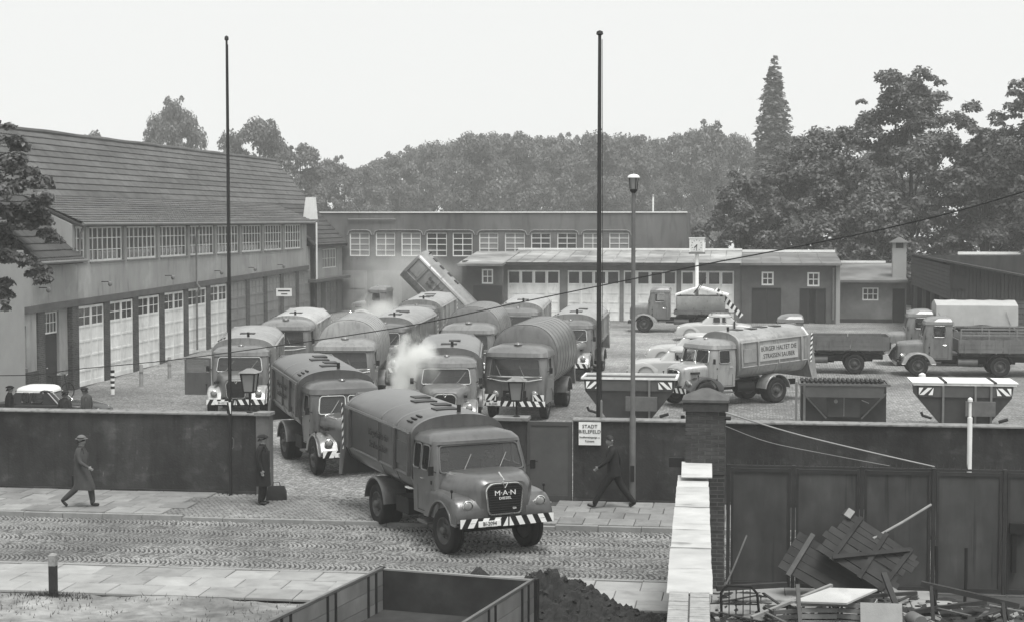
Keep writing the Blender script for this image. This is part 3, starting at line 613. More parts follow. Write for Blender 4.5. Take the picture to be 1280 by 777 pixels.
# ---------------------------------------------------------------- trees: tapered trunk, limbs, and a crown of many small leaf faces gathered in clumps
def crown_mesh(name, blobs, leaf, n, mt, seed, flat=.55):
    g = np.random.default_rng(seed); C = np.array([b[:3] for b in blobs]); Rr = np.array([b[3] for b in blobs]); w = Rr ** 2; w = w / w.sum()
    idx = g.choice(len(blobs), n, p=w); d = g.normal(size=(n, 3)); d /= np.linalg.norm(d, axis=1)[:, None]
    d[:, 2] = np.where(d[:, 2] < -.35, -d[:, 2] * .6, d[:, 2])
    rad = Rr[idx] * (g.uniform(.45, 1.0, n) ** .5) * g.uniform(.88, 1.15, n)
    P = C[idx] + d * rad[:, None] * np.array([1, 1, .8])
    nrm = d * .6 + g.normal(size=(n, 3)) * .5 + np.array([0, 0, .6]); nrm /= np.linalg.norm(nrm, axis=1)[:, None]
    t = np.cross(nrm, g.normal(size=(n, 3))); t /= np.linalg.norm(t, axis=1)[:, None]; bt = np.cross(nrm, t)
    s = leaf * g.uniform(.55, 1.25, n)[:, None]
    V = np.stack([P - t*s, P + bt*s*.6 + nrm*s*.15, P + t*s, P - bt*s*.6 + nrm*s*.15], 1).reshape(-1, 3)
    me = bpy.data.meshes.new(name); me.vertices.add(4*n); me.vertices.foreach_set('co', V.ravel().astype(np.float32))
    me.loops.add(4*n); me.loops.foreach_set('vertex_index', np.arange(4*n, dtype=np.int32)); me.polygons.add(n)
    me.polygons.foreach_set('loop_start', np.arange(0, 4*n, 4, dtype=np.int32)); me.polygons.foreach_set('loop_total', np.full(n, 4, dtype=np.int32))
    me.materials.append(mt); me.update(calc_edges=True); me.validate(); return me
def make_blobs(seed, h, r, base, n, top=0.0, br=(.16, .30), tufts=0):
    """clump centres through an uneven crown of height h and radius r above base"""
    g = random.Random(seed); out = []
    for i in range(n):
        t = g.random() ** .8; z = base + (h - base) * t
        prof = math.sin(math.pi * min(1, .16 + t * (.80 + top))) ** .7; a = g.uniform(0, 6.283); q = r * prof * math.sqrt(g.random()) * g.uniform(.8, 1.15)
        out.append((q * math.cos(a), q * math.sin(a), z, r * g.uniform(*br)))
    for i in range(tufts):
        t = g.uniform(.35, 1.08); z = base + (h - base) * t; prof = math.sin(math.pi * min(1, .16 + min(t, 1) * .78)) ** .7; a = g.uniform(0, 6.283); q = r * prof * g.uniform(.85, 1.3)
        out.append((q * math.cos(a), q * math.sin(a), z, r * g.uniform(.07, .14)))
    return out
def trunk_mesh(blobs, base, h, r0, seed, limbs=10):
    g = random.Random(seed); b = MB()
    b.tube([(0,0,-.3),(.05,0,base*.5),(-.05,.08,base),(.1,0,base+(h-base)*.45),(0,.1,base+(h-base)*.8)], [r0*1.25, r0, r0*.85, r0*.45, r0*.12], 8)
    for q in g.sample(blobs, min(limbs, len(blobs))):
        z0 = min(base * .9 + g.random() * (q[2]-base*.8) * .5, q[2] - .3); b.tube([(0,0,z0), (q[0]*.5, q[1]*.5, z0 + (q[2]-z0)*.6), q[:3]], [r0*.4, r0*.22, r0*.06], 5)
    return b.mesh('trunk', M_bark)
KIND = []
for k in range(4):
    bl = make_blobs(20+k, 13, 5.6, 2.0, 46, br=(.20, .36), tufts=16); KIND.append((crown_mesh('crown', bl, .24, 20000, M_leaf, 30+k), trunk_mesh(bl, 3.2, 15, .32, k)))
def tree(label, x, y, s=1, rz=0, kind=0, sz=1, group='trees behind the depot'):
    t = thing('deciduous_tree', label, 'tree', (x, y, .78), rz, group); link('crown', KIND[kind][0], t); link('trunk', KIND[kind][1], t); t.scale = (s, s, s*sz); return t
def wood(rows, group):
    for i, (x, y, h, r, l) in enumerate(rows): s = r / 6.3; tree(l, x, y, s, i*67, i % 4, h / (14.0 * s), group)
wood([(-60.67,262,15.2,4.6,'low hazy tree nearest the tiled roof, left of the wood'),(-58.23,275,17.6,5.0,'hazy tree just above the left end of the rear hall'),(-54.03,285,19.6,5.7,'hazy tree over the third pair of rear hall windows'),
 (-43.27,262,19.8,5.7,'bushy hazy tree above the raised lorry body'),(-38.08,275,21.1,6.2,'tall hazy tree above the middle of the rear hall'),(-31.92,285,20.9,6.1,'hazy tree a little left of the tall flagpole'),(-23.7,262,19.9,5.5,'hazy tree touching the left side of the tall flagpole'),
 (-19.0,275,20.0,5.6,'hazy tree between the tall flagpole and the street lamp'),(-12.29,285,21.1,6.1,'hazy tree behind the street lamp lantern'),(-6.38,262,21.5,5.5,'broad domed hazy tree left of the poplar'),(-1.55,275,19.9,5.1,'hazy tree close against the left of the poplar'),(6.37,285,15.7,5.7,'low hazy tree at the right foot of the poplar')], 'trees of the hazy wood')
wood([(-66.5,300,17.8,5.6,'faint second rank tree at the left end of the wood'),(-61,306,20,6,'faint second rank tree above the left rear hall windows'),(-52.5,300,20.6,6.2,'faint second rank tree left of the raised lorry body'),(-46.1,306,22,6.6,'faint second rank tree over the raised lorry body'),
 (-37.9,300,21.6,6.5,'faint second rank tree in the centre of the wood'),(-31.3,306,21.6,6.7,'faint second rank tree some way left of the tall flagpole'),(-23.6,300,21.3,6.2,'faint second rank tree behind the tall flagpole'),(-17.5,306,20.9,6.3,'faint second rank tree left of the street lamp'),(-10.1,300,22.6,6.2,'faint second rank tree right of the street lamp'),(-4.6,306,21.7,6,'faint second rank tree behind the clock'),(1.1,300,18.8,5.9,'faint second rank tree at the foot of the poplar')], 'trees of the hazy wood')
wood([(-90.5,225,19.0,4.4,'low tree just clearing the ridge at the far left'),(-81.5,233,23.9,4.6,'tall airy tree rising behind the tiled roof on the left'),(-87.2,241,22.0,3.6,'airy tree at the left shoulder of the tall one above the ridge'),(-66.7,225,20.1,5.4,'hazy tree right of the thin left flagpole'),(-63.24,233,17.4,5.6,'hazy tree at the far end of the tiled ridge'),(-60.2,241,15.6,4.4,'low hazy tree just above the roof vent'),(-71,225,18.4,3.6,'hazy tree behind the thin left flagpole')], 'trees beyond the tiled hall')
wood([(18,228,17,6.5,'faint far tree behind the bushy dark one'),(33,232,18.5,7,'faint far tree behind the open topped one'),(46,226,17.5,7,'faint far tree between the right hand dark trees'),(58,230,19,7,'faint far tree at the right edge, behind the dark ones')], 'far trees on the right')
bp = [(math.cos(i*2.4)*.55*math.sin(math.pi*min(1,.12+i/70*.9)), math.sin(i*2.4)*.55*math.sin(math.pi*min(1,.12+i/70*.9)), 2+i*.285, .36+.85*math.sin(math.pi*min(1,.25+i/70*.69))*(.85+.3*((i*7)%5)/5)) for i in range(70)]
bp += [(.05, 0, 22.2, .42), (0, .05, 22.7, .32), (.03, 0, 23.15, .22), (0, 0, 23.5, .13)]
pt = thing('poplar_tree', 'tall narrow poplar standing alone above the wood', 'tree', (3.07, 220, .78)); link('crown', crown_mesh('crown', bp, .27, 11000, M_leaf_dark, 91), pt); link('trunk', trunk_mesh(bp, 2, 20, .3, 5, 4), pt); pt.scale = (1.75, 1.75, 1.16)
# nearer, darker trees on the right: oak like, with knotty clumps
def near_tree(label, x, y, h, r, base, n, leaves, seed, leaf=.165, top=.05, mt=M_leaf_dark, br=(.17, .31)):
    bl = make_blobs(seed, h, r, base, n, top, br, n // 2); t = thing('deciduous_tree', label, 'tree', (x, y, zg(y)), 0, 'dark trees behind the sheds')
    link('crown', crown_mesh('crown', bl, leaf, leaves, mt, seed+1), t); link('trunk', trunk_mesh(bl, base, h, .38, seed, 16), t)
near_tree('bushy dark tree with pale tipped leaves behind the tool shed', 5.2, 128, 12.2, 5.2, 1.2, 90, 42000, 201)
near_tree('tall open topped dark tree behind the chimney', 12.0, 130, 16.4, 6.0, 1.6, 110, 52000, 217, top=.06, br=(.12, .24))
near_tree('dense dark tree over the timber shed', 17.2, 127, 12.0, 4.4, 1.2, 85, 40000, 221)
near_tree('tall dark tree cut by the right edge of the picture', 21.4, 124, 17.4, 4.4, 1.2, 90, 42000, 231, top=.08)
near_tree('low dark tree filling in behind the annexe roof', 9.0, 124, 8.6, 4.2, 1.0, 55, 12000, 241)
near_tree('low dark tree behind the far shed roof', 20.4, 131, 11, 4.8, 1.0, 60, 12000, 251)
near_tree('small dark tree just right of the end of the rear hall', -.4, 127, 9.2, 3.6, 1.0, 45, 16000, 261)
# the tree leaning in at the left edge
bl = []
g = random.Random(5)
for (x, y, z, r) in ((-.9,-.6,10.6,.5),(-.7,.2,9.7,.8),(-.6,-1,10.0,.55),(.3,-.5,9.4,.7),(-.5,.4,8.9,.9),(.7,0,8.3,.8),(1.1,-.6,7.6,.75),(-.2,-.8,7.4,1.0),(.5,.4,6.8,.9),(1.2,.2,6.3,.55),(-.4,0,6.0,1.0),(.3,-.6,5.5,.8),(.9,.3,5.2,.5),(-.2,.2,4.8,.7),(-1.2,0,7.5,1.6),(-1.6,.5,5.5,1.5),(-1.5,-.5,9.2,1.2),(1.25,-.3,5.0,.36),(-.1,-.4,4.3,.45),(.95,0,7.0,.5)):
    for k in range(4): bl.append((x + g.uniform(-.5,.5)*r, y + g.uniform(-.6,.6)*r, z + g.uniform(-.45,.45)*r, r * g.uniform(.28,.5)))
lt = thing('deciduous_tree', 'dark leafy tree leaning in at the left edge before the tiled roof', 'tree', (-22.95, 50, .3))
link('crown', crown_mesh('crown', bl, .095, 22000, M_leaf_near, 77), lt)
b = MB(); b.tube([(-1.8,.2,-.2),(-1.7,.1,3),(-1.4,0,6),(-.9,0,8),(-.6,-.3,10)], [.28,.24,.18,.11,.03], 9)
for q in [w for w in bl[::3] if w[2] > 6.8]: b.tube([(-1.5,0,min(q[2]-.6,6.5)), ((q[0]-1.5)/2,q[1]/2,q[2]-.3), q[:3]], [.05,.03,.008], 5)
b.build('trunk', M_bark, lt)
# ---------------------------------------------------------------- vehicles (x forward from the front axle, y to the left, z up)
_wc = {}
def wheel_mesh(r, w):
    if (r, w) not in _wc:
        b = MB(); h = w/2
        b.lathe([(.60*r,-h+.03),(.78*r,-h),(.92*r,-h+.006),(.985*r,-h+.035),(r,-h+.06),(r,-.03),(.985*r,-.022),(.985*r,.022),(r,.03),(r,h-.06),(.985*r,h-.035),(.92*r,h-.006),(.78*r,h),(.60*r,h-.03)], 'y', n=28, cap=False)
        tm = b.mesh('wheel', M_rubber)
        b = MB(); b.lathe([(.62*r,-h+.05),(.60*r,h-.02),(.56*r,h-.015),(.53*r,h-.06),(.42*r,h-.10),(.30*r,h-.09),(.24*r,h-.05),(.20*r,h-.05),(.17*r,h+.03),(.10*r,h+.05),(.01,h+.05)], 'y', n=24)
        for k in range(8): a = k*math.pi/4; b.lathe([(.018,h-.1),(.018,h-.06),(.001,h-.055)], 'y', (math.cos(a)*.34*r, 0, math.sin(a)*.34*r), n=6)
        _wc[(r, w)] = (tm, b.mesh('rim', M_rim))
    return _wc[(r, w)]
def wheel(t, x, y, r, w, steer=0):
    tm, rm = wheel_mesh(r, w)
    o = link('wheel', tm, t, (x, y, r), (0, random.uniform(0, 6), (0 if y > 0 else math.pi) + R(steer))); link('rim', rm, o)
def roundpoly(pts, r, n=3):
    P = [Vector(p) for p in pts]; out = []
    for i, p in enumerate(P):
        a, c = P[i-1], P[(i+1) % len(P)]; u = (a-p); v = (c-p); q = min(r, u.length*.45, v.length*.45); A = p + u.normalized()*q; B = p + v.normalized()*q
        for k in range(n+1): s = k/n; out.append(A*(1-s)**2 + p*2*s*(1-s) + B*s*s)
    return out
def cab(t, lv, xs, sides, pm, wi=1, split=False, rim=None, cs=.03, roofm=None, open_side=()):
    """cab shell lofted level by level with real window openings between lv[wi] and lv[wi+1]"""
    rr = .06; secs = []
    for (z, xf, xr, w, rf) in lv:
        hi, lo_ = xf - rf - .01, xr + rr + .01
        L = [(xf + .03*min(1, rf*3), cs), (xf, w - rf)] + [(xf - rf + rf*math.cos(a), w - rf + rf*math.sin(a)) for a in (R(25), R(50), R(72))] + [(xf - rf, w)]
        L += [(max(lo_ + .001*(len(xs)-i), min(hi - .001*i, x)), w) for i, x in enumerate(xs)] + [(xr + rr, w), (xr, w - rr)]
        secs.append([(x, y, z) for x, y in L] + [(x, -y, z) for x, y in L[::-1]])
    n = len(secs[0]); nL = n // 2; skip = set(); glass = []
    def hole(ks, side): glass.append(([secs[wi][ks[0]], secs[wi][ks[-1]], secs[wi+1][ks[-1]], secs[wi+1][ks[0]]], side))
    if split:
        skip |= {(wi, 0), (wi, n-2)}; hole((0, 1), 0); hole((n-2, n-1), 0)
    else:
        skip |= {(wi, 0), (wi, n-2), (wi, n-1)}; hole((n-2, 1), 0)
    for k, (i, j) in enumerate(sides):
        a, c = 6+i, 6+j; skip.add((wi, a)); skip.add((wi, n-2-a)); hole((a, c), 1); hole((n-1-c, n-1-a), 2)
    b = MB(); b.loft(secs, 0, True, True, skip); c = b.build('cab', pm, t, sharp=32)
    for q, side in glass:
        if side in open_side: continue
        g = MB(); cx = sum((Vector(p) for p in q), Vector()) / 4; d = (Vector((1, 0, 0)) if side == 0 else Vector((0, 1 if side == 1 else -1, 0)))
        g.add([Vector(p) - d*.012 for p in q], [(0,1,2,3)])
        nm = 'windscreen' if side == 0 else 'side_window'
        o = g.build(nm, M_glass_cab if side == 0 else M_glass_side, c, sharp=None)
        r = MB(); ins = [Vector(p) + (cx - Vector(p)).normalized()*.015 + d*.008 for p in q]; r.tube(roundpoly(ins, .09), .021, 6, closed=True)
        r.build('window_rim', rim or M_chrome if side == 0 else pm, c)
    zb = lv[wi][0]; b = MB(); b.box(lv[wi][2]+.1, lv[wi][2]+.55, -.85, .85, zb-.55, zb-.35); b.box(lv[wi][2]+.1, lv[wi][2]+.2, -.85, .85, zb-.35, zb+.15); b.tube([(lv[wi][1]-.25+.17*math.cos(a)*.5, .45+.2*math.sin(a), zb-.02+.1*math.cos(a)) for a in np.linspace(0, 6.1, 14)], .014, 5, closed=True)
    b.build('seat', M_seat, c)
    return c
def hood(b, secs, n=6):
    S_ = []
    for (x, w, z0, z1, r, cr) in secs:
        pts = [(-w, z0), (-w, z1-r)] + [(-w + r - r*math.cos(a), z1 - r + r*math.sin(a)) for a in np.linspace(.3, 1.57, n)] + [(-w*.35, z1)]
        pts += [(-y, z) for y, z in pts[::-1]]
        S_.append([(x, y, z + (cr*(1-(y/w)**2) if z > z1-r*.9 else 0)) for y, z in pts])
    b.loft(S_)
def fender(t, name, mt, side, xc, zc, rw, top, y0, y1, x0, x1, zlow=.62, n=22, r=.12, edge=None):
    b = MB(); S_ = []; tx = [p[0] for p in top]; tz = [p[1] for p in top]; E_ = []
    for x in np.linspace(x0, x1, n):
        zb = max(zc + math.sqrt(rw*rw-(x-xc)**2), zlow) if abs(x-xc) < rw else zlow
        zt = max(float(np.interp(x, tx, tz)), zb + .03); q = min(r, (zt-zb)*.8)
        pts = [(y0, zb), (y1, zb), (y1, zt-q), (y1-q*.3, zt-q*.3), (y1-q, zt), (y0, zt)]
        S_.append([(x, y*side, z) for y, z in pts]); E_.append((x, (y1+.005)*side, zb + .012))
    b.loft(S_); f = b.build(name, mt, t)
    if edge: b = MB(); b.tube(E_, .022, 6); b.build('fender_edge', edge, f)
    return f
def headlight(t, x, y, z, r=.115, d=.14):
    b = MB(); b.lathe([(r*.5,-d),(r*.9,-d*.7),(r*1.05,-.02),(r*1.08,.01),(r*.95,.02)], 'x', n=18, cap=False); o = b.build('headlight', M_chrome, t, (x, y, z))
    b = MB(); b.lathe([(r*.86,.002),(r*.75,.018),(r*.45,.03),(.01,.035)], 'x', n=18); b.build('lens', M_lens, o); return o
def striped(t, name, M, w, h, pitch=.26, slant=.16, d=.03, flip=1, base=None):
    """a dark warning board with slanting white bars standing a little proud of it; local x along, y out, z up"""
    b = MB(); b.box(-w/2, w/2, 0, d, -h/2, h/2); o = b.build(name, base or M_black, t); o.matrix_local = M
    b = MB(); u = -w/2 - slant; sw = pitch*.5
    while u < w/2:
        q = [max(-w/2+.004, min(w/2-.004, p)) for p in (u, u+sw, u+sw+slant, u+slant)]
        if flip < 0: q = [-p for p in q]
        if abs(q[1]-q[0]) + abs(q[2]-q[3]) > .03:
            y = d + .003; b.add([(q[0],y,-h/2+.004),(q[1],y,-h/2+.004),(q[2],y,h/2-.004),(q[3],y,h/2-.004),(q[0],d-.002,-h/2+.004),(q[1],d-.002,-h/2+.004),(q[2],d-.002,h/2-.004),(q[3],d-.002,h/2-.004)], [(0,1,2,3),(0,1,5,4),(1,2,6,5),(2,3,7,6),(3,0,4,7)])
        u += pitch
    if b.v: b.build('white_bar', M_white, o, sharp=None)
    return o
FWD = Matrix.Rotation(R(-90), 4, 'Z')                               # local y -> +x (board faces forward)
def at(x, y, z, M=Matrix()): return Matrix.Translation((x, y, z)) @ M
def chassis(t, wb, rear, track=.42, x1=.8):
    b = MB()
    for s in (-1, 1): b.box(-rear, x1, s*track-.05, s*track+.05, .62, .84)
    for x in np.linspace(-rear+.1, x1-.2, 5): b.box(x-.05, x+.05, -track+.05, track-.05, .65, .8)
    b.tube([(0,-.85,.5),(0,.85,.5)], .07, 8); b.tube([(-wb,-.85,.5),(-wb,.85,.5)], .1, 8); b.lathe([(.05,-.2),(.22,-.12),(.26,0),(.22,.12),(.05,.2)], 'y', (-wb,0,.5), 14)
    b.tube([(-wb,0,.52),(-1.2,0,.72)], .05, 8)
    b.box(-wb+.85, -wb+1.6, -.95, -.55, .48, .86); b.tube([(-1.75,.62,.68),(-wb+.9,.62,.68)], .2, 12); b.tube([(-1.2,-.5,.5),(-rear+.4,-.5,.5)], .05, 7)
    for s in (-1, 1): b.box(-wb-.55, -wb+.55, s*.46-.04, s*.46+.04, .52, .60)
    b.build('chassis', M_under, t)
def mudguard(t, wb, r, y0, y1, mt, edge=None, a0=8, a1=172):
    for s in (-1, 1):
        b = MB(); S_ = []
        for a in np.linspace(R(a0), R(a1), 14):
            c, d = math.cos(a), math.sin(a); S_.append([(-wb + c*q, y*s, .5 + d*q) for q, y in ((r, y0), (r, y1), (r+.02, y1+.02), (r+.04, y1), (r+.04, y0))])
        b.loft(S_); o = b.build('mudguard', mt, t)
        if edge: b = MB(); b.tube([(-wb + math.cos(a)*(r+.01), (y1+.01)*s, .5 + math.sin(a)*(r+.01)) for a in np.linspace(R(a0), R(a1), 14)], .024, 6); b.build('guard_edge', edge, o)
def plate(t, x, y, z, s, w=.52):
    o = bx('number_plate', M_white, t, x, x+.02, y-w/2, y+w/2, z-.06, z+.06)
    text(s, .115, o, at(x+.024, y, z, Matrix.Rotation(R(90), 4, 'Z') @ Matrix.Rotation(R(90), 4, 'X')), M_black, sx=.9)
def sec_press(k=1.0):
    h = [(0,.0),(.74*k,.0),(1.0*k,.20),(1.10*k,.42),(1.12*k,1.38)]; h += [(1.12*k*math.cos(a)**.85, 1.38+.42*k*math.sin(a)) for a in np.linspace(.12, 1.45, 9)] + [(0,1.38+.42*k)]
    return h + [(-y, z) for y, z in h[-2:0:-1]]
def sec_drum(k=1.0):
    h = [(0,.0),(.55*k,.0),(.95*k,.18),(1.18*k,.55),(1.25*k,1.05)]; h += [(1.25*k*math.cos(a)**.8, 1.05+1.3*k*math.sin(a)**.9) for a in np.linspace(.2, 1.45, 9)] + [(0,1.05+1.3*k)]
    return h + [(-y, z) for y, z in h[-2:0:-1]]
M_panel = mat('pale_panel', .50, .6, .15, 3)
M_faded = mat('faded_lettering', .055, .8, .3, 8)
def body_refuse(t, x0, L, kind='press', pm=None, tilt=4.0, z0=1.02, words=None, panel=False, hatches=True, tail=True, lift=None, ribs=None, roofm=None):
    f = sec_press if kind == 'press' else sec_drum
    b = MB()
    if kind == 'press':
        b.loft([[(x, y, z) for y, z in f(k)] for x, k in ((0,.975),(-.06,1.0),(-L,1.0))])
    else:
        b.loft([[(x, y, z*kz) for y, z in f(k)] for x, k, kz in ((.02,.93,.96),(-.03,.985,.99),(-.12,1.0,1),(-L,1.0,1))])
    o = b.build('refuse_body', pm, t, (x0, 0, z0), (0, R(tilt), 0), sharp=40)
    if lift: o.location = lift[0]; o.rotation_euler = (0, R(lift[1]), 0); o.scale = (1.0, 1.12, 1.15)
    top = 1.80 if kind == 'press' else 2.35
    for x in (ribs if ribs is not None else ((0, -.95, -1.9, -L+.06) if kind == 'press' else [-.1 - i*(L-.2)/7 for i in range(8)])):
        b = MB(); w = .05 if kind == 'press' else .03; q = f(1.010 if kind == 'press' else 1.012)
        b.loft([[(x-w, y, z - .004) for y, z in q], [(x+w, y, z - .004) for y, z in q]]); b.build('hoop', pm, o, sharp=40)
    if kind == 'press':
        for s in (-1, 1):
            b = MB(); b.tube([(-.06, 1.12*s, 1.40), (-L, 1.12*s, 1.40)], .045, 6); b.tube([(-.06, 1.10*s, .44), (-L, 1.10*s, .44)], .03, 6)
            for x in (-.08, -.92, -1.98, -L+.3): b.prism([(x-.04, .44), (x+.04, .44), (x+.04, 1.4), (x-.04, 1.4)], 'xz', 1.10*s, (1.145 if x == -1.98 else 1.19)*s)
            bx('locker_door', pm, o, -.84, -.2, min(1.11*s, 1.135*s), max(1.11*s, 1.135*s), .62, 1.15)
            b.build('side_rail', pm, o)
        if hatches:
            for k in range(4 if hatches > 1 else random.randint(1, 3)):
                b = MB(); x = -.75 - k*.62 - (0 if hatches > 1 else random.uniform(0, .5)); b.box(x-.16, x+.16, -.26 + (.25 if k % 2 else 0), .30 + (.1 if k % 2 else 0), 1.785, 1.82); b.build('hatch', M_black, o)
            b = MB(); b.tube([(-.25,.15,1.74),(-.25,.15,1.97)], .05, 8); b.build('filler_pipe', M_black, o)
            b = MB()
            for k in range(3): b = MB(); a = .55 + k*.17; b.beam((-.30, -1.12*math.cos(a)**.85, 1.39+.43*math.sin(a)), (-.56, -1.12*math.cos(a)**.85, 1.39+.43*math.sin(a)), .06, .03); b.build('roof_rung', M_black, o)
    if tail:
        b = MB(); b.loft([[(-L,-1.11,.48),(-L,1.11,.48),(-L,1.11,1.40),(-L,.8,1.70),(-L,-.8,1.70),(-L,-1.11,1.40)],
                          [(-L-.20,-1.14,-.30),(-L-.20,1.14,-.30),(-L-.10,1.14,1.42),(-L-.10,.8,1.74),(-L-.10,-.8,1.74),(-L-.10,-1.14,1.42)],
                          [(-L-.50,-1.12,-.36),(-L-.50,1.12,-.36),(-L-.28,1.12,1.28),(-L-.22,.78,1.66),(-L-.22,-.78,1.66),(-L-.28,-1.12,1.28)]])
        tg = b.build('tailgate', pm, o, sharp=30)
        for s in (-1, 1):
            striped(tg, 'warning_stripe', at(-L-.22, 1.125*s, .90, Matrix.Rotation(R(0 if s > 0 else 180), 4, 'Z') @ Matrix.Rotation(R(84 * s), 4, 'Y')), 1.15, .11, .19, .08, .012)
    if words:
        for s in (-1, 1):
            M0 = Matrix.Rotation(R(90), 4, 'X') if s < 0 else Matrix.Rotation(R(180), 4, 'Z') @ Matrix.Rotation(R(90), 4, 'X')
            y = s*(1.150 if panel else 1.146)
            if panel: bx('sign_panel', M_panel, o, -2.95, -1.0, min(y, s*1.12), max(y, s*1.12), .60, 1.22)
            for k, wd in enumerate(words):
                text(wd, .25 if panel else .24, o, at(-1.97, y + s*.003, 1.06 - k*.28, M0), M_black if panel else M_faded, sx=.78 if panel else .74)
    return o
def bonnet_front(t, kind, pm, fm, word=None, edge=None):
    """bonnet, grille, fenders and lamps of a normal control lorry"""
    b = MB()
    if kind == 'wide':
        hood(b, [(-.34,1.03,.8,1.72,.30,.05),(.0,.99,.8,1.73,.32,.05),(.35,.88,.8,1.72,.32,.05),(.62,.74,.8,1.70,.28,.04),(.76,.64,.84,1.66,.24,.03),(.83,.56,.88,1.60,.2,.02)])
        o = b.build('bonnet', pm, t, sharp=40); gx, gw, gz0, gz1 = .84, .44, .92, 1.58
        top = [(-.8,1.30),(-.55,1.36),(-.1,1.37),(.3,1.35),(.62,1.30),(.76,1.20),(.84,1.05)]; fy0, fy1, rw = .5, 1.14, .64; hx, hy, hz = .82, .86, 1.14
    else:
        hood(b, [(-.30,.86,.8,1.66,.26,.04),(.1,.72,.78,1.62,.2,.04),(.5,.60,.76,1.57,.18,.04),(.70,.52,.74,1.52,.18,.03),(.78,.44,.78,1.46,.16,.02)])
        o = b.build('bonnet', pm, t, sharp=40); gx, gw, gz0, gz1 = .79, .37, .80, 1.42
        top = [(-.9,.78),(-.72,.98),(-.45,1.12),(0,1.19),(.35,1.14),(.62,.98),(.78,.72)]; fy0, fy1, rw = .55, 1.06, .60; hx, hy, hz = .74, .80, .96
        for s in (-1, 1): bx('air_vent', M_black, o, -.1, .45, s*.72 - .12 if s < 0 else s*.60, s*.72 + .0 if s < 0 else s*.73, 1.28, 1.36)
    pl = [(-gw*.86, gz0), (gw*.86, gz0), (gw, gz1-.1), (gw*.7, gz1), (-gw*.7, gz1), (-gw, gz1-.1)]
    rp = [(p.x, p.y) for p in roundpoly([(a, c, 0) for a, c in pl], .09)]
    b = MB(); b.prism(rp, 'yz', gx-.08, gx+.012); gr = b.build('grille', M_black, t)
    b = MB()
    for z in np.linspace(gz0+.05, gz1-.08, 11): b.box(gx+.012, gx+.022, -gw*.84, gw*.84, z-.008, z+.008)
    b.build('grille_bar', mat('grille_bars', .03, .4, .2, 3), gr)
    b = MB(); b.tube([(gx+.012, y, z) for y, z in rp], .022, 6, closed=True); b.tube([(gx+.015, 0, gz1-.10), (gx+.03, -.07, gz1+.03), (gx-.05, 0, gz1+.05)], .012, 5); b.tube([(gx+.015, 0, gz1-.10), (gx+.03, .07, gz1+.03)], .012, 5); b.build('grille_surround', M_chrome, gr)
    if word:
        MT = Matrix.Rotation(R(90), 4, 'Z') @ Matrix.Rotation(R(90), 4, 'X')
        text('M·A·N', .15, gr, at(gx+.026, 0, gz1-.20, MT), M_white, sx=1.25); text('DIESEL', .075, gr, at(gx+.026, 0, gz1-.31, MT), M_white, sx=1.35); text('520', .06, gr, at(gx+.026, .22, gz0+.12, MT), M_white)
    b = MB(); b.tube([(gx-.03, 0, gz1+.06), (.55, 0, gz1+.2 if kind == 'wide' else gz1+.16)], .018, 6); b.build('bonnet_trim', M_chrome, o)
    for s in (-1, 1):
        f = fender(t, 'fender', fm, s, 0, .5, rw, top, fy0, fy1, -.86 if kind == 'wide' else -.85, .84 if kind == 'wide' else .80, .72 if kind == 'wide' else .60, edge=edge)
        headlight(t, hx, s*hy, hz)
        b = MB(); b.tube([(hx-.3, s*1.1, hz+.12), (hx-.3, s*1.1, hz+.26)], .012, 5); b.lathe([(.02,0),(.035,.03),(.03,.06),(.005,.07)], 'z', (hx-.3, s*1.1, hz+.26), 8); b.build('side_marker', M_black, f)
def bumper_striped(t, x, z, w=2.24, h=.2, num='BI-2094', py=-.45):
    b = MB(); b.tube([(x-.16,-w/2+.02,z),(x-.03,-w/2+.25,z),(x-.0,0,z),(x-.03,w/2-.25,z),(x-.16,w/2-.02,z)], .05, 6); b.build('bumper', M_black, t)
    for s in (-1, 1): striped(t, 'bumper_board', at(x, s*w*.25, z, Matrix.Rotation(R(3*s), 4, 'Z') @ FWD), w*.49, h, .27, .10, .03, s)
    if num: plate(t, x+.05, py, z-.02, num)
def wipers(t, x, z, w=1, sgn=1, lean=.25, dx=-.06):
    for y in (-.5*w, .35*w): b = MB(); b.tube([(x, y, z), (x-.02, y - sgn*lean*.2, z+.05), (x+dx*1.2, y - sgn*lean, z+.36)], .012, 5); b.build('wiper', M_zinc, t)
def mirrors(t, x, y, z):
    for s in (-1, 1): b = MB(); b.tube([(x, s*y, z), (x+.06, s*(y+.12), z+.05)], .012, 5); b.obox((x+.06, s*(y+.15), z+.05), (.03, .12, .2)); b.build('mirror', M_black, t)
def handles(t, x, y, z):
    for s in (-1, 1): b = MB(); b.tube([(x+.07, s*y, z), (x+.07, s*(y+.04), z), (x-.07, s*(y+.04), z)], .013, 5); b.build('door_handle', M_chrome, t)
def doorlines(t, x0, x1, y, z0, z1, pm):
    b = MB(); e = .012
    for s in (-1, 1):
        for x in (x0, x1): b.box(x-e/2, x+e/2, min(s*y, s*(y+.003)), max(s*y, s*(y+.003)), z0, z1)
        b.box(x0, x1, min(s*y, s*(y+.0025)), max(s*y, s*(y+.0025)), z0-e/2, z0+e/2)
        for z in (z0+.25, z1-.2): b.box(x0-.0, x0+.05, min(s*y, s*(y+.02)), max(s*y, s*(y+.02)), z-.04, z+.04)
    b.build('door_gap', M_under, t)
LV_WIDE = [(.72,-.30,-1.62,1.10,.10),(1.70,-.30,-1.62,1.125,.10),(2.27,-.53,-1.62,1.06,.10),(2.295,-.49,-1.64,1.08,.2),(2.36,-.50,-1.65,1.07,.24),(2.46,-.62,-1.60,.99,.3),(2.525,-.85,-1.5,.75,.35),(2.55,-1.05,-1.3,.35,.2)]
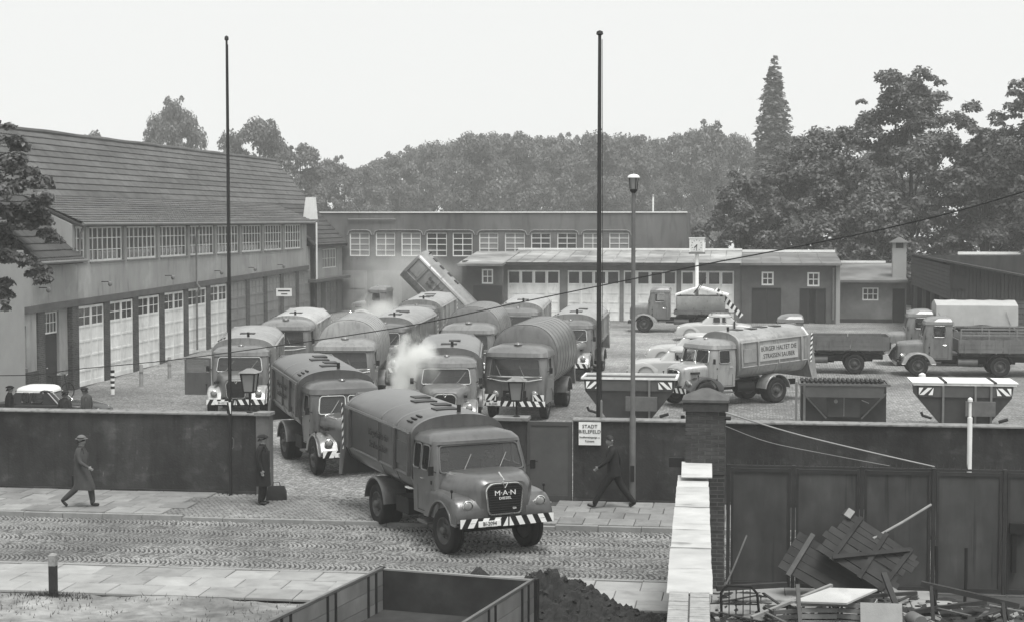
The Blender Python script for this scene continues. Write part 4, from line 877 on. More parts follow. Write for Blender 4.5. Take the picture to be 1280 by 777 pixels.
LV_ROUND = [(.75,-.24,-1.50,.99,.14),(1.66,-.24,-1.50,1.05,.2),(2.18,-.36,-1.50,1.0,.22),(2.22,-.32,-1.53,1.04,.28),(2.36,-.36,-1.53,1.02,.32),(2.48,-.50,-1.48,.90,.35),(2.55,-.72,-1.35,.62,.35),(2.57,-.9,-1.2,.3,.2)]
LV_OVER = [(.60,.74,-.85,1.12,.2),(1.58,.80,-.85,1.17,.22),(2.22,.68,-.85,1.12,.24),(2.27,.76,-.88,1.17,.3),(2.42,.72,-.88,1.14,.34),(2.56,.55,-.84,1.02,.36),(2.66,.25,-.75,.75,.4),(2.69,0,-.6,.4,.3)]
def lorry(label, x, y, heading, cabk='round', body='press', pv=.2, wb=3.7, group='refuse lorries crowding the depot yard', fv=None, split=False, word=False, words=None, panel=False, num='BI-2100', L=3.75, name='refuse_lorry', cat='refuse lorry', steer=0, tilt=4.0, dark_fender=False, open_side=(), hump=False, lift=None, smallk=1, roofv=None):
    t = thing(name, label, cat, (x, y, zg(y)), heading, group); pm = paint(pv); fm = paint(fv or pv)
    over = cabk == 'over'
    chassis(t, wb, wb + 1.5, x1=.9)
    for s in (-1, 1): wheel(t, 0, s*.95, .5, .28, steer); wheel(t, -wb, s*.86, .5, .52)
    if over:
        cab(t, LV_OVER, [.42,-.25], [(0,1)], pm, rim=pm); z = .62
        b = MB(); b.tube([(.80,-1.0,1.50),(.845,-.5,1.42),(.85,0,1.40),(.845,.5,1.42),(.80,1.0,1.50)], .02, 6); b.tube([(.79,-1.0,1.57),(.84,0,1.57),(.79,1.0,1.57)], .02, 6); b.build('front_trim', M_chrome, t)
        b = MB(); b.box(.80,.835,-.42,.42,.82,1.08); b.build('grille', M_black, t)
        b = MB(); b.box(.83,.85,-.3,.3,.96,.99); b.lathe([(.09,.83),(.1,.85),(.02,.86)], 'x', (0,0,.96), 14); b.box(.825,.85,-.05,.05,1.44,1.5); b.build('badge', M_chrome, t)
        for s in (-1, 1): headlight(t, .84, s*.72, .93, .12)
        for s in (-1, 1): striped(t, 'corner_board', at(.86, s*.88, .80, FWD), .42, .30, .3, .26, .03, s)
        bumper_striped(t, .93, .62, 2.3, .2, num, -.75); wipers(t, .84, 1.60, 1, 1, .2, -.1)
        b = MB(); b.lathe([(.12,0),(.16,.03),(.13,.09),(.03,.11)], 'z', (.2,0,2.66), 10); b.build('roof_vent', pm, t)
        for s in (-1, 1):
            b = MB(); b.loft([[(x_, yy*s, z_) for x_, z_ in ((.62,.6),(.55,.95),(.25,1.1),(-.25,1.1),(-.58,.9),(-.66,.6),(-.70,.6),(-.62,.95),(-.28,1.15),(.28,1.15),(.6,1.0),(.68,.6))] for yy in (.8, 1.16)]); b.build('wheel_arch', pm, t)
        handles(t, -.05, 1.15, 1.45); mirrors(t, .6, 1.15, 1.75); bx0 = -1.0
    else:
        wide = cabk == 'wide'
        c = cab(t, LV_WIDE if wide else LV_ROUND, [-.66,-1.08,-1.13,-1.54] if wide else [-.62,-1.16], [(0,1),(2,3)] if wide else [(0,1)], pm, split=split, rim=pm if wide else None, open_side=open_side)
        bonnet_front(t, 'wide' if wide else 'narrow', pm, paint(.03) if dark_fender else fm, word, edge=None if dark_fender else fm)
        bumper_striped(t, .98, .80 if wide else .68, 2.24 if wide else 2.1, .2, num)
        wipers(t, -.26 if wide else -.20, 1.70, 1, -1, .3, -.16 if wide else -.12)
        yy = 1.125 if wide else 1.05; handles(t, -1.0 if wide else -1.2, yy-.02, 1.52); mirrors(t, -.35, yy-.04, 1.72); doorlines(t, -.55, -1.3, yy-.012 if wide else yy-.03, .8, 1.68, pm)
        for s in (-1, 1): bx('step', M_steel, t, -1.3, -.72, min(s*.85, s*1.14), max(s*.85, s*1.14), .52, .57)
        if not wide:
            b = MB(); b.lathe([(.09,0),(.11,.02),(.08,.06)], 'z', (-.8,0,2.55), 9); b.build('roof_vent', pm, t)
        bx0 = -1.72 if wide else -1.62
    if body in ('press', 'drum'):
        body_refuse(t, bx0, L, body, pm if not roofv else paint(roofv), tilt if body == 'press' else 1.0, 1.02 if body == 'press' else .98, words, panel, hatches=2 if words else 1, tail=True, lift=lift)  # roofv: pale body paint that also carries the top light on the roofs
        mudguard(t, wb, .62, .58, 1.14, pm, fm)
    return t
WORDS = ('Bürger haltet die', 'Straßen sauber'); CAPS = ('BÜRGER HALTET DIE', 'STRASSEN SAUBER')
lead = lorry('mid grey refuse lorry turning out of the gate onto the cobbled street', -5.6, 36.0, -56, 'wide', 'press', .11, 3.85, word=True, words=WORDS, num='BI-2094', L=4.15, tilt=2.6, steer=6, open_side=())
lorry('dark refuse lorry with a divided windscreen waiting in the gateway behind the leaving one', -11.25, 46.6, -61, 'round', 'press', .10, 3.45, fv=.28, split=True, num='BI-2118', L=3.4, words=WORDS)  # fv: light falling on the fenders is put into their paler paint
t3 = lorry('refuse lorry with its cab door hanging open behind the thin flagpole', -18.37, 59.0, -80, 'round', 'press', .19, 3.7, fv=.5, num='BI-2031', L=3.5, roofv=.40)  # fv paints the fenders paler, as the light makes them look
d = MB(); d.box(-.02, .02, 0, 1.0, .8, 1.62); d.box(-.02, .02, 0, .06, 1.62, 2.15); d.box(-.02, .02, .94, 1.0, 1.62, 2.1); d.box(-.02, .02, .06, .94, 2.1, 2.16)
od = d.build('open_door', paint(.12), t3, (-.35, -1.06, 0), (0, 0, R(168))); g_ = MB(); g_.box(-.004, .004, .06, .94, 1.62, 2.1); g_.build('side_window', M_glass_side, od)
hd_ = MB(); hd_.lathe([(.05,0),(.06,.02),(.01,.03)], 'x', (.02,.8,1.4), 10); hd_.build('door_handle', M_chrome, od)
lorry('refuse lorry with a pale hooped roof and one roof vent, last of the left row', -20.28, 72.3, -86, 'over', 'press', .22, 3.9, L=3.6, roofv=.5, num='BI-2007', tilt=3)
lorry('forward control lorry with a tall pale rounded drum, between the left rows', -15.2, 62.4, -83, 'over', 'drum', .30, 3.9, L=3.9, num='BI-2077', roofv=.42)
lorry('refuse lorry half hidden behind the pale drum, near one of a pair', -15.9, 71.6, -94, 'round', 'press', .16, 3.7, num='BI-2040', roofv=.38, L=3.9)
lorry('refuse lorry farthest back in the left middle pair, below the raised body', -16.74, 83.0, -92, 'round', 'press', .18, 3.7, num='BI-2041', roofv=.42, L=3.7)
lorry('grey bonneted lorry with louvred roof, wrapped in exhaust smoke', -10.05, 55.4, -82, 'round', 'press', .21, 3.7, fv=.25, num='BI-2066', L=3.6, roofv=.17)
lorry('drum lorry hidden up to its windscreen behind the smoking lorry', -11.9, 71.3, -89, 'over', 'drum', .25, 3.9, num='BI-2051', L=3.8)
lorry('forward control lorry with ribbed rounded drum and striped bumper behind the gate lantern', -8.25, 60.4, -93.5, 'over', 'drum', .19, 4.2, num='BI-2085', L=4.4)
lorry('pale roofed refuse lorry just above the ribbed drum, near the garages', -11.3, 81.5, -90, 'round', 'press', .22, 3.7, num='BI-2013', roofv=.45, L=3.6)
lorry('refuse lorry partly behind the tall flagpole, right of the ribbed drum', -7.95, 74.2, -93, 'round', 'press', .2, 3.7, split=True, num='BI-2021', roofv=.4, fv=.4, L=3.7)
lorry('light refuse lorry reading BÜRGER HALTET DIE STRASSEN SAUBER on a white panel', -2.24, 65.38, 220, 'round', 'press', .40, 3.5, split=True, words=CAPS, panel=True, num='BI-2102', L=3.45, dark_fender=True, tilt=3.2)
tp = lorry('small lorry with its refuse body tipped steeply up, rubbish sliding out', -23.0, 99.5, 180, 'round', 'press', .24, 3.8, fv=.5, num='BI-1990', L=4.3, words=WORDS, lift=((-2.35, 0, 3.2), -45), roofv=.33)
# ---- the open lorries
def board_bed(t, x0, x1, w, z, h, n, pm, inner=None):
    bd = MB(); bd.box(x0, x1, -w, w, z-.1, z); bd.box(x0+.2, x1-.2, -.46, -.34, z-.28, z-.1); bd.box(x0+.2, x1-.2, .34, .46, z-.28, z-.1); bd.build('load_bed', M_wood, t)
    xs = np.linspace(x0, x1, n+1)
    for s in (-1, 1):
        for i in range(n):
            b = MB(); b.box(xs[i]+.02, xs[i+1]-.02, min(s*w, s*(w+.035)), max(s*w, s*(w+.035)), z-.08, z+h)
            for k in (1, 2): b.box(xs[i]+.02, xs[i+1]-.02, min(s*(w+.035), s*(w+.045)), max(s*(w+.035), s*(w+.045)), z-.08+(h+.08)*k/3-.01, z-.08+(h+.08)*k/3+.01)
            for q in (.15, .5, .85): xx = xs[i]+(xs[i+1]-xs[i])*q; b.box(xx-.025, xx+.025, min(s*(w+.045), s*(w+.06)), max(s*(w+.045), s*(w+.06)), z-.12, z+h-.03)
            b.build('side_board', pm, t)
    for x in (x0, x1): bx('end_board', pm, t, x-.02, x+.02, -w, w, z-.05, z+h)
def flat_lorry(label, x, y, heading, pv, bed, wb=3.6, k=1.0, hgt=.55, rails=0, name='flatbed_lorry', cat='lorry', cabk='round', stripe=True, fv=None):
    t = thing(name, label, cat, (x, y, zg(y)), heading, 'open lorries on the right of the yard'); pm = paint(pv); fm = paint(fv or pv)
    chassis(t, wb, wb+1.3, x1=.8)
    for s in (-1, 1): wheel(t, 0, s*.85, .45, .24); wheel(t, -wb, s*.78, .45, .46)
    LVm = [(z*k + (.08 if i else 0), xf, xr, w*.9, rf) for i, (z, xf, xr, w, rf) in enumerate(LV_ROUND)]
    cab(t, LVm, [-.62,-1.2], [(0,1)], pm, split=True, rim=pm)
    b = MB(); hood(b, [(-.30,.74,.75,1.54,.22,.04),(.1,.62,.72,1.53,.2,.04),(.5,.52,.7,1.50,.18,.03),(.78,.45,.7,1.47,.16,.02),(.86,.38,.74,1.40,.14,.02)]); b.build('bonnet', pm, t)
    b = MB(); b.box(.84,.875,-.3,.3,.76,1.32); b.build('grille', M_black, t)
    for s in (-1, 1): fender(t, 'fender', fm, s, 0, .45, .55, [(-.8,.62),(-.62,.86),(-.35,1.02),(0,1.08),(.35,1.02),(.6,.84),(.72,.62)], .45, .98, -.78, .72, .52, edge=fm); headlight(t, .72, s*.62, .9, .1)
    bumper_striped(t, .95, .55, 1.9, .16, None); doorlines(t, -.5, -1.3, .93, .8, 1.5, pm); handles(t, -1.15, .93, 1.4); wipers(t, -.2, 1.62, .8); mirrors(t, -.35, .92, 1.7)
    board_bed(t, bed[0], bed[1], 1.02, 1.15, hgt, 2, paint(pv*.8)); mudguard(t, wb, .53, .5, 1.0, M_under)
    for s in (-1, 1): b = MB(); b.tube([(-1.75,s*.8,.62),(-2.6,s*.8,.62)], .17, 12); b.build('fuel_tank', M_steel, t)
    if stripe: striped(t, 'tail_stripe', at(bed[0]-.03, 1.0, 1.3, Matrix.Rotation(R(90), 4, 'Z')), .5, .3, .22, .15, .02)
    return t
ft = flat_lorry('grey flat lorry with plain drop sides behind the white panelled refuse lorry', 1.0, 78.6, 180, .20, (-5.35, -1.85), 3.8, fv=.3)
fr = flat_lorry('nearer of two open lorries by the timber shed, with empty drop sides', 7.55, 77.9, 181, .24, (-5.6, -1.75), 3.57, hgt=.5, fv=.42)
b = MB()
for s in (-1, 1):
    for x in np.linspace(-5.5, -1.85, 4): b.box(x-.025, x+.025, s*1.0-.025, s*1.0+.025, 1.65, 2.15)
    for z in (1.85, 2.12): b.box(-5.5, -1.85, s*1.0-.02, s*1.0+.02, z-.03, z+.03)
b.build('stake_rail', paint(.28), fr)
tl = flat_lorry('farther open lorry by the timber shed, under a pale canvas tilt', 7.2, 82.4, 180, .27, (-5.35, -1.6), 3.6, hgt=.5, name='canvas_lorry', fv=.4)
S_ = []
for x in np.linspace(-5.35, -1.6, 14):
    q = .03*math.sin(x*7.0); S_.append([(x, -1.12+q*2, 1.92+.06*math.sin(x*3)-.0), (x, -1.10+q, 2.45), (x, -1.06+q*.5, 2.86), (x, -.55, 2.98+q*.4), (x, 0, 3.08+q*.5), (x, .55, 2.98+q*.4), (x, 1.06+q*.5, 2.86), (x, 1.10+q, 2.45), (x, 1.12+q*2, 1.92+.06*math.sin(x*3))])
b = MB(); b.loft(S_, 0, True, False); b.build('canvas_tilt', M_canvas, tl, sharp=24)
b = MB(); b.tube([(-1.7,1.11,2.55),(-2.1,1.12,1.95),(-2.6,1.12,1.66)], .02, 5); b.tube([(-5.3,1.13,1.7),(-5.0,1.14,2.0),(-4.8,1.12,2.6)], .015, 5); b.build('tilt_rope', M_canvas, tl)
gs = flat_lorry('gritting lorry parked in front of the white garages with its striped chute raised', -6.05, 99.3, 180, .25, (-4.9, -1.75), 3.4, hgt=.12, name='gritting_lorry', stripe=False, fv=.36)
b = MB(); b.loft([[(-1.9,-.4,1.25),(-1.9,.4,1.25),(-1.9,1.0,2.1),(-1.9,-1.0,2.1)],[(-4.7,-.4,1.25),(-4.7,.4,1.25),(-4.7,1.0,2.1),(-4.7,-1.0,2.1)]]); b.build('grit_hopper', M_white_worn, gs, sharp=None)
b = MB(); b.prism([(-1.8,2.12),(-3.2,2.55),(-4.9,2.12),(-4.9,2.2),(-3.2,2.66),(-1.8,2.2)], 'xz', -1.05, 1.05); b.build('hopper_lid', M_white, gs)
striped(gs, 'striped_chute', at(-4.9, .75, 1.75, Matrix.Rotation(R(-46), 4, 'Y')), 2.2, .30, .3, .1, .05)
b = MB(); b.tube([(-3.2,1.0,2.5),(-3.6,1.05,3.2),(-3.2,1.05,2.7),(-2.9,1.05,2.3)], .03, 6); b.build('hose', M_black, gs)
# ---- passenger cars
def car(name, label, x, y, heading, body_m, roof_m, group=None):
    t = thing(name, label, 'car', (x, y, zg(y)), heading, group)
    prof = [(-2.1,.55,.35,.72,.12),(-2.0,.68,.30,.82,.16),(-1.5,.76,.27,.90,.18),(-.8,.79,.26,.93,.12),(.5,.79,.26,.92,.12),(.9,.78,.27,.93,.16),(1.5,.74,.28,.88,.22),(1.9,.66,.30,.78,.24),(2.02,.55,.34,.66,.16)]
    b = MB(); hood(b, [(x_,w,z0,z1,r,.05) for x_,w,z0,z1,r in prof]); bd = b.build('car_body', body_m, t, sharp=40)
    lv = [(.92,.72,-1.35,.73,.16),(.95,.66,-1.30,.72,.16),(1.32,.25,-.95,.60,.16),(1.345,.28,-1.0,.63,.2),(1.40,.18,-.92,.56,.22),(1.44,-.05,-.75,.38,.2)]
    cab(t, lv, [.05,-.38,-.44,-.72], [(0,1),(2,3)], body_m, 1, rim=M_chrome)
    rb = MB(); rb.loft([[(x_*sx+.05*(1-sx)-.35*(1-sx), y_*sx, z_) for x_, y_ in ((.30,.3),(.24,.5),(-.1,.62),(-.9,.62),(-1.0,.4),(-1.0,-.4),(-.9,-.62),(-.1,-.62),(.24,-.5),(.30,-.3))] for sx, z_ in ((1.02,1.30),(1.0,1.38),(.9,1.45),(.7,1.50),(.35,1.525))]); rb.build('car_roof', roof_m, t, sharp=60)
    rg = MB(); rg.add([(-1.307,-.52,.98),(-1.307,.52,.98),(-.985,.46,1.29),(-.985,-.46,1.29)], [(0,1,2,3)]); rg.build('rear_window', M_glass_cab, t, sharp=None)
    for s in (-1, 1):
        for wx in (-1.28, 1.28): wheel(t, wx, s*.64, .31, .17)
        headlight(t, 1.93, s*.52, .68, .09)
        fender(t, 'wing', body_m, s, 1.28, .31, .36, [(.7,.62),(1.0,.80),(1.4,.87),(1.75,.82),(2.03,.68),(2.08,.5)], .44, .80, .75, 2.06, .3, r=.14); fender(t, 'wing', body_m, s, -1.28, .31, .36, [(-2.06,.5),(-1.9,.68),(-1.5,.80),(-1.1,.80),(-.75,.62)], .44, .80, -2.05, -.78, .3, r=.14)
    b = MB()
    for x_, q in ((2.14,1),(-2.17,-1)): b.tube([(x_-.2*q,-.72,.42),(x_-.03*q,-.55,.42),(x_,0,.42),(x_-.03*q,.55,.42),(x_-.2*q,.72,.42)], .045, 7)
    b.build('bumper', M_chrome, t); b = MB(); b.box(2.0,2.05,-.3,.3,.48,.62); b.build('grille', M_chrome, t)
    return t
pale = mat('cream_car_paint', .52, .3, .06, 2); darkcar = mat('dark_car_paint', .03, .25, .1, 2)
car('parked_car', 'dark saloon with a white roof behind the left wall, men standing round it', -23.9, 55.0, 3, darkcar, mat('white_car_roof', .75, .3, .04, 2))
car('parked_car', 'pale car whose nose shows just left of the white panelled lorry', -3.15, 74.2, 180, pale, pale, 'pale cars side by side')
car('parked_car', 'pale car second from the white panelled lorry, its roof level with the lorry cab', -2.75, 81.0, 180, pale, pale, 'pale cars side by side')
c3 = car('estate_car', 'pale car with a roof rack, farthest from the white panelled lorry', -1.9, 94.0, 180, pale, pale, 'pale cars side by side')
b = MB()
for y in (-.45, .45): b.tube([(.2,y,1.52),(-1.2,y,1.52)], .02, 5)
for x_ in np.linspace(.1,-1.1,6): b.tube([(x_,-.5,1.54),(x_,.5,1.54)], .018, 5)
for x_ in (.1,-.9):
    for y in (-.5,.5): b.tube([(x_,y,1.54),(x_,y*1.05,1.36)], .018, 5)
b.build('roof_rack', M_steel, c3)
# ---------------------------------------------------------------- posts, lamps and signs
def flagpole(label, x, y, h, r, tagz=None):
    t = thing('flagpole', label, 'flagpole', (x, y, 0)); b = MB()
    b.tube([(0,0,-.2),(0,0,h*.5),(0,0,h)], [r, r*.85, r*.6], 10); b.build('pole', M_pole, t)
    b = MB(); b.lathe([(r*.6,h),(r*1.3,h+.03),(r*1.1,h+.10),(.01,h+.13)], n=10); b.build('finial', M_pole, t)
    b = MB(); b.tube([(r,0,1.3),(r+.05,0,1.35),(r+.05,0,1.55),(r,0,1.6)], .012, 5); b.build('cleat', M_steel, t)
    b = MB(); b.tube([(r*1.0,-.02,1.5),(r*1.3,-.02,h*.5),(r*.9,-.02,h-.1)], .008, 4); b.build('halyard', M_pole, t); return t
f1 = flagpole('thin dark flagpole at the left wall with a small striped tag near its foot', -13.23, 41.72, 11.75, .045)
striped(f1, 'striped_tag', at(0, -.06, 2.37, Matrix.Rotation(R(180), 4, 'Z')), .11, .30, .14, .05, .02)
flagpole('taller thick dark flagpole behind the right wall beside the notice board', -3.78, 42.75, 11.85, .07)
sl = thing('street_lamp', 'tall grey street lamp with a small lantern standing against the right wall', 'street lamp', (-2.83, 41.62, .1)); b = MB()
b.tube([(0,0,-.2),(0,0,2.2),(0,0,2.25),(0,0,7.9)], [.085,.08,.062,.05], 10); b.build('pole', M_steel, sl)
b = MB(); b.lathe([(.05,7.75),(.09,7.8),(.10,7.84)], n=12)
for k in range(4): a = k*math.pi/2+.6; b.tube([(.10*math.cos(a),.10*math.sin(a),7.84),(.125*math.cos(a),.125*math.sin(a),8.13)], .012, 4)
b.build('lantern_frame', M_pole, sl); b = MB(); b.lathe([(.07,7.85),(.105,8.12)], n=12); b.build('lantern_glass', M_glass_pale, sl)
b = MB(); b.lathe([(.15,8.12),(.155,8.15),(.10,8.2),(.01,8.22)], n=14); b.build('lantern_cap', M_white, sl); bx('access_door', M_under, sl, -.05, .05, -.092, -.08, .6, 1.0)
def gate_lantern(label, x, y, z, hp):
    t = thing('gate_lantern', label, 'lantern', (x, y, z)); b = MB(); b.tube([(0,0,0),(0,0,hp)], .03, 8); b.lathe([(.09,0),(.09,.02),(.04,.05)], n=10); b.build('post', M_pole, t)
    a, c, h = .13, .185, .50; b = MB(); b.box(-.14,.14,-.14,.14,hp,hp+.04)
    for sx in (-1, 1):
        for sy in (-1, 1): b.beam((sx*a,sy*a,hp+.04),(sx*c,sy*c,hp+h), .035, .035)
    for q in (-1, 1): b.beam((-c,q*c,hp+h),(c,q*c,hp+h), .04, .04); b.beam((q*c,-c,hp+h+.002),(q*c,c,hp+h+.002), .038, .038)
    b.build('frame', M_pole, t)
    b = MB(); b.loft([[(-a,-a,hp+.04),(a,-a,hp+.04),(a,a,hp+.04),(-a,a,hp+.04)],[(-c+.01,-c+.01,hp+h),(c-.01,-c+.01,hp+h),(c-.01,c-.01,hp+h),(-c+.01,c-.01,hp+h)]]); b.build('glass', M_glass_pale, t)
    b = MB(); b.loft([[(-.25,-.25,hp+h+.02),(.25,-.25,hp+h+.02),(.25,.25,hp+h+.02),(-.25,.25,hp+h+.02)],[(-.07,-.07,hp+h+.13),(.07,-.07,hp+h+.13),(.07,.07,hp+h+.13),(-.07,.07,hp+h+.13)]]); b.build('roof', M_cap, t)
gate_lantern('square lantern on the end of the long left wall', -12.82, 42.12, 2.2, .52)
gate_lantern('square lantern on the pillar by the small gate', -5.82, 42.15, 2.2, .40)
ck = thing('yard_clock', 'square white clock on a pale post showing half past seven', 'clock', (-3.05, 100.5, .65)); b = MB(); b.tube([(0,0,-.2),(0,0,1.2),(0,0,4.5)], [.14,.13,.11], 10); b.build('post', M_white, ck); b = MB(); b.lathe([(.2,.9),(.2,1.25),(.14,1.5)], n=12); b.build('collar', M_under, ck)
bx('clock_case', M_white, ck, -.44, .44, -.22, .22, 4.62, 5.42); bx('case_roof', M_white, ck, -.48, .48, -.26, .26, 5.421, 5.47); bx('case_base', M_zinc, ck, -.48, .48, -.26, .26, 4.5, 4.619)
bx('clock_face', mat('clock_dial', .62, .5, .04, 3), ck, -.37, .34, -.235, -.221, 4.66, 5.38)
b = MB()
for k in range(12): a = k*math.pi/6; b.beam((.26*math.sin(a)-.015,-.238,5.02+.26*math.cos(a)),(.33*math.sin(a)-.015,-.238,5.02+.33*math.cos(a)), .03, .008, up=(0,1,0))
b.build('hour_mark', M_black, ck)
for nm, ang, L, w in (('hour_hand', 225, .2, .06), ('minute_hand', 180, .31, .035)):
    a = R(ang); b = MB(); b.beam((-.015-.05*math.sin(a),-.245-(.004 if L > .25 else 0),5.02-.05*math.cos(a)),(-.015+L*math.sin(a),-.245-(.004 if L > .25 else 0),5.02+L*math.cos(a)), w, .006, up=(0,1,0)); b.build(nm, M_black, ck)
bo = thing('striped_bollard', 'black and white banded bollard before the first garage doors', 'bollard', (-26.04, 66.3, 0))
for k in range(9): b = MB(); b.tube([(0,0,k*.11-.05 if k == 0 else k*.11),(0,0,(k+1)*.11)], .085, 12); b.build('band', M_white if k % 2 or k < 2 else M_black, bo)
for (x, y, h, l) in ((-25.96, 69.4, .95, 'wooden post in the yard, nearer the banded bollard'), (-25.79, 72.5, .95, 'wooden post in the yard nearest the open cab door'), (-29.9, 66.9, .9, 'dark post at the left edge by the brick plinth')):
    if x < -28.3: x = -27.6; y = 62.6
    t = thing('yard_post', l, 'post', (x, y, zg(y))); b = MB(); b.tube([(0,0,-.1),(0,0,h-.05),(0,0,h)], [.085,.08,.05], 10); b.build('post', M_wood_pale if 'wooden' in l else M_wood_dark, t); b = MB(); b.lathe([(.088,.55),(.088,.62)], n=10); b.build('band', M_zinc, t)
pp = thing('kerb_post', 'short dark post with a worn white top standing on the near verge', 'post', (-13.08, 30.16, .03)); b = MB(); b.box(-.065,.065,-.065,.065,-.1,.60); b.build('post', mat('tarred_post', .035, .9, .4, 5), pp)
b = MB(); b.loft([[(-.067,-.067,.60),(.067,-.067,.60),(.067,.067,.60),(-.067,.067,.60)],[(-.067,-.067,.80),(.067,-.067,.80),(.067,.067,.80),(-.067,.067,.80)],[(-.04,-.04,.83),(.04,-.04,.83),(.04,.04,.83),(-.04,.04,.83)]]); b.build('white_top', mat('worn_white', .42, .9, .4, 9), pp)
def pg():
    a, r = rng.uniform(0, 6.28), abs(rng.normal(0, .25)); return -13.08 + r*1.5*math.cos(a), 30.13 + r*.6*math.sin(a), .02
go = grass('weeds', 900, pg, mat('dark_weeds', .06, .9, .3, 2), .10)
ysn = thing('yard_sign', 'small white two line sign on a post in front of the grey hall doors', 'sign', (-26.8, 95, zg(95))); b = MB(); b.tube([(-.3,.03,-.1),(-.3,.03,2.6)], .04, 8); b.build('post', M_steel, ysn); bx('board', M_white, ysn, -.46, .46, -.02, .02, 2.2, 2.66)
b = MB()
b.box(-.36, .36, -.026, -.021, 2.47, 2.55); b.build('print_line', M_black, ysn); bx('print_line', M_black, ysn, -.17, .2, -.026, -.021, 2.30, 2.36)
wp = thing('white_pole', 'slim white pole with a knob rising behind the sheet metal fence', 'pole', (5.33, 41.6, .08)); b = MB(); b.tube([(0,0,-.1),(0,0,2.35)], .06, 10); b.tube([(0,0,2.35),(0,0,2.72)], .035, 8); b.lathe([(.02,2.7),(.06,2.74),(.06,2.8),(.01,2.84)], n=10); b.build('pole', M_white, wp)
for x_, l in ((-3.66,'short pale stake on the wall top by the tall flagpole'),):
    t = thing('wall_stake', l, 'stake', (x_, 42.15, 2.2)); b = MB(); b.tube([(0,0,-.1),(0,0,.42)], .03, 8); b.lathe([(.03,.42),(.02,.46),(.005,.47)], n=8); b.build('stake', M_zinc, t)
def cable(name, label, pts, r, mt=None):
    b = MB(); P = [Vector(p) for p in pts]; Q = []
    for i in range(len(P)-1):
        p0, p1, p2, p3 = P[max(i-1,0)], P[i], P[i+1], P[min(i+2,len(P)-1)]
        for k in range(6):
            s = k/6; Q.append(.5*((2*p1) + (p2-p0)*s + (2*p0-5*p1+4*p2-p3)*s*s + (3*p1-p0-3*p2+p3)*s**3))
    Q.append(P[-1]); b.tube(Q, r, 6); return tag(b.build(name, mt or M_pole), label, 'cable')
tag_c = cable('overhead_cable', 'long black overhead cable sagging across the whole picture', [(-22,36.5,3.75),(-15.87,34,3.87),(-13.57,33,4.14),(-11.34,31.8,4.43),(-9.53,30.7,4.72),(-7.69,29.6,5.03),(-5.63,28.2,5.41),(-3.8,27,5.83),(-2.27,25.8,6.18),(-.64,24.4,6.55),(.68,23,6.84),(1.92,21.5,7.14),(3.13,20,7.52),(6,16,8.6)], .010)
cable('stay_wire', 'pale stay wire from the brick pier down to the fence top', [(-.42,32.2,3.53),(.8,32.35,3.15),(2.2,32.55,2.80),(3.54,32.66,2.50)], .018, M_zinc)
cable('stay_wire', 'thinner wire hanging below the pale stay wire', [(-.42,32.35,3.25),(.4,32.4,2.95),(1.5,32.55,2.72),(2.7,32.66,2.50)], .008, M_zinc)
M_board = overlay(overlay(mat('bleached_board', .53, .85, .10, 2.0, bump=.2, var2=.10, s2=1.1, rv=.09), 4, (1,.3,1), .55, .7, 1, .8, 6), .9, (1,1,1), .66, .74, 1, .5, 3)
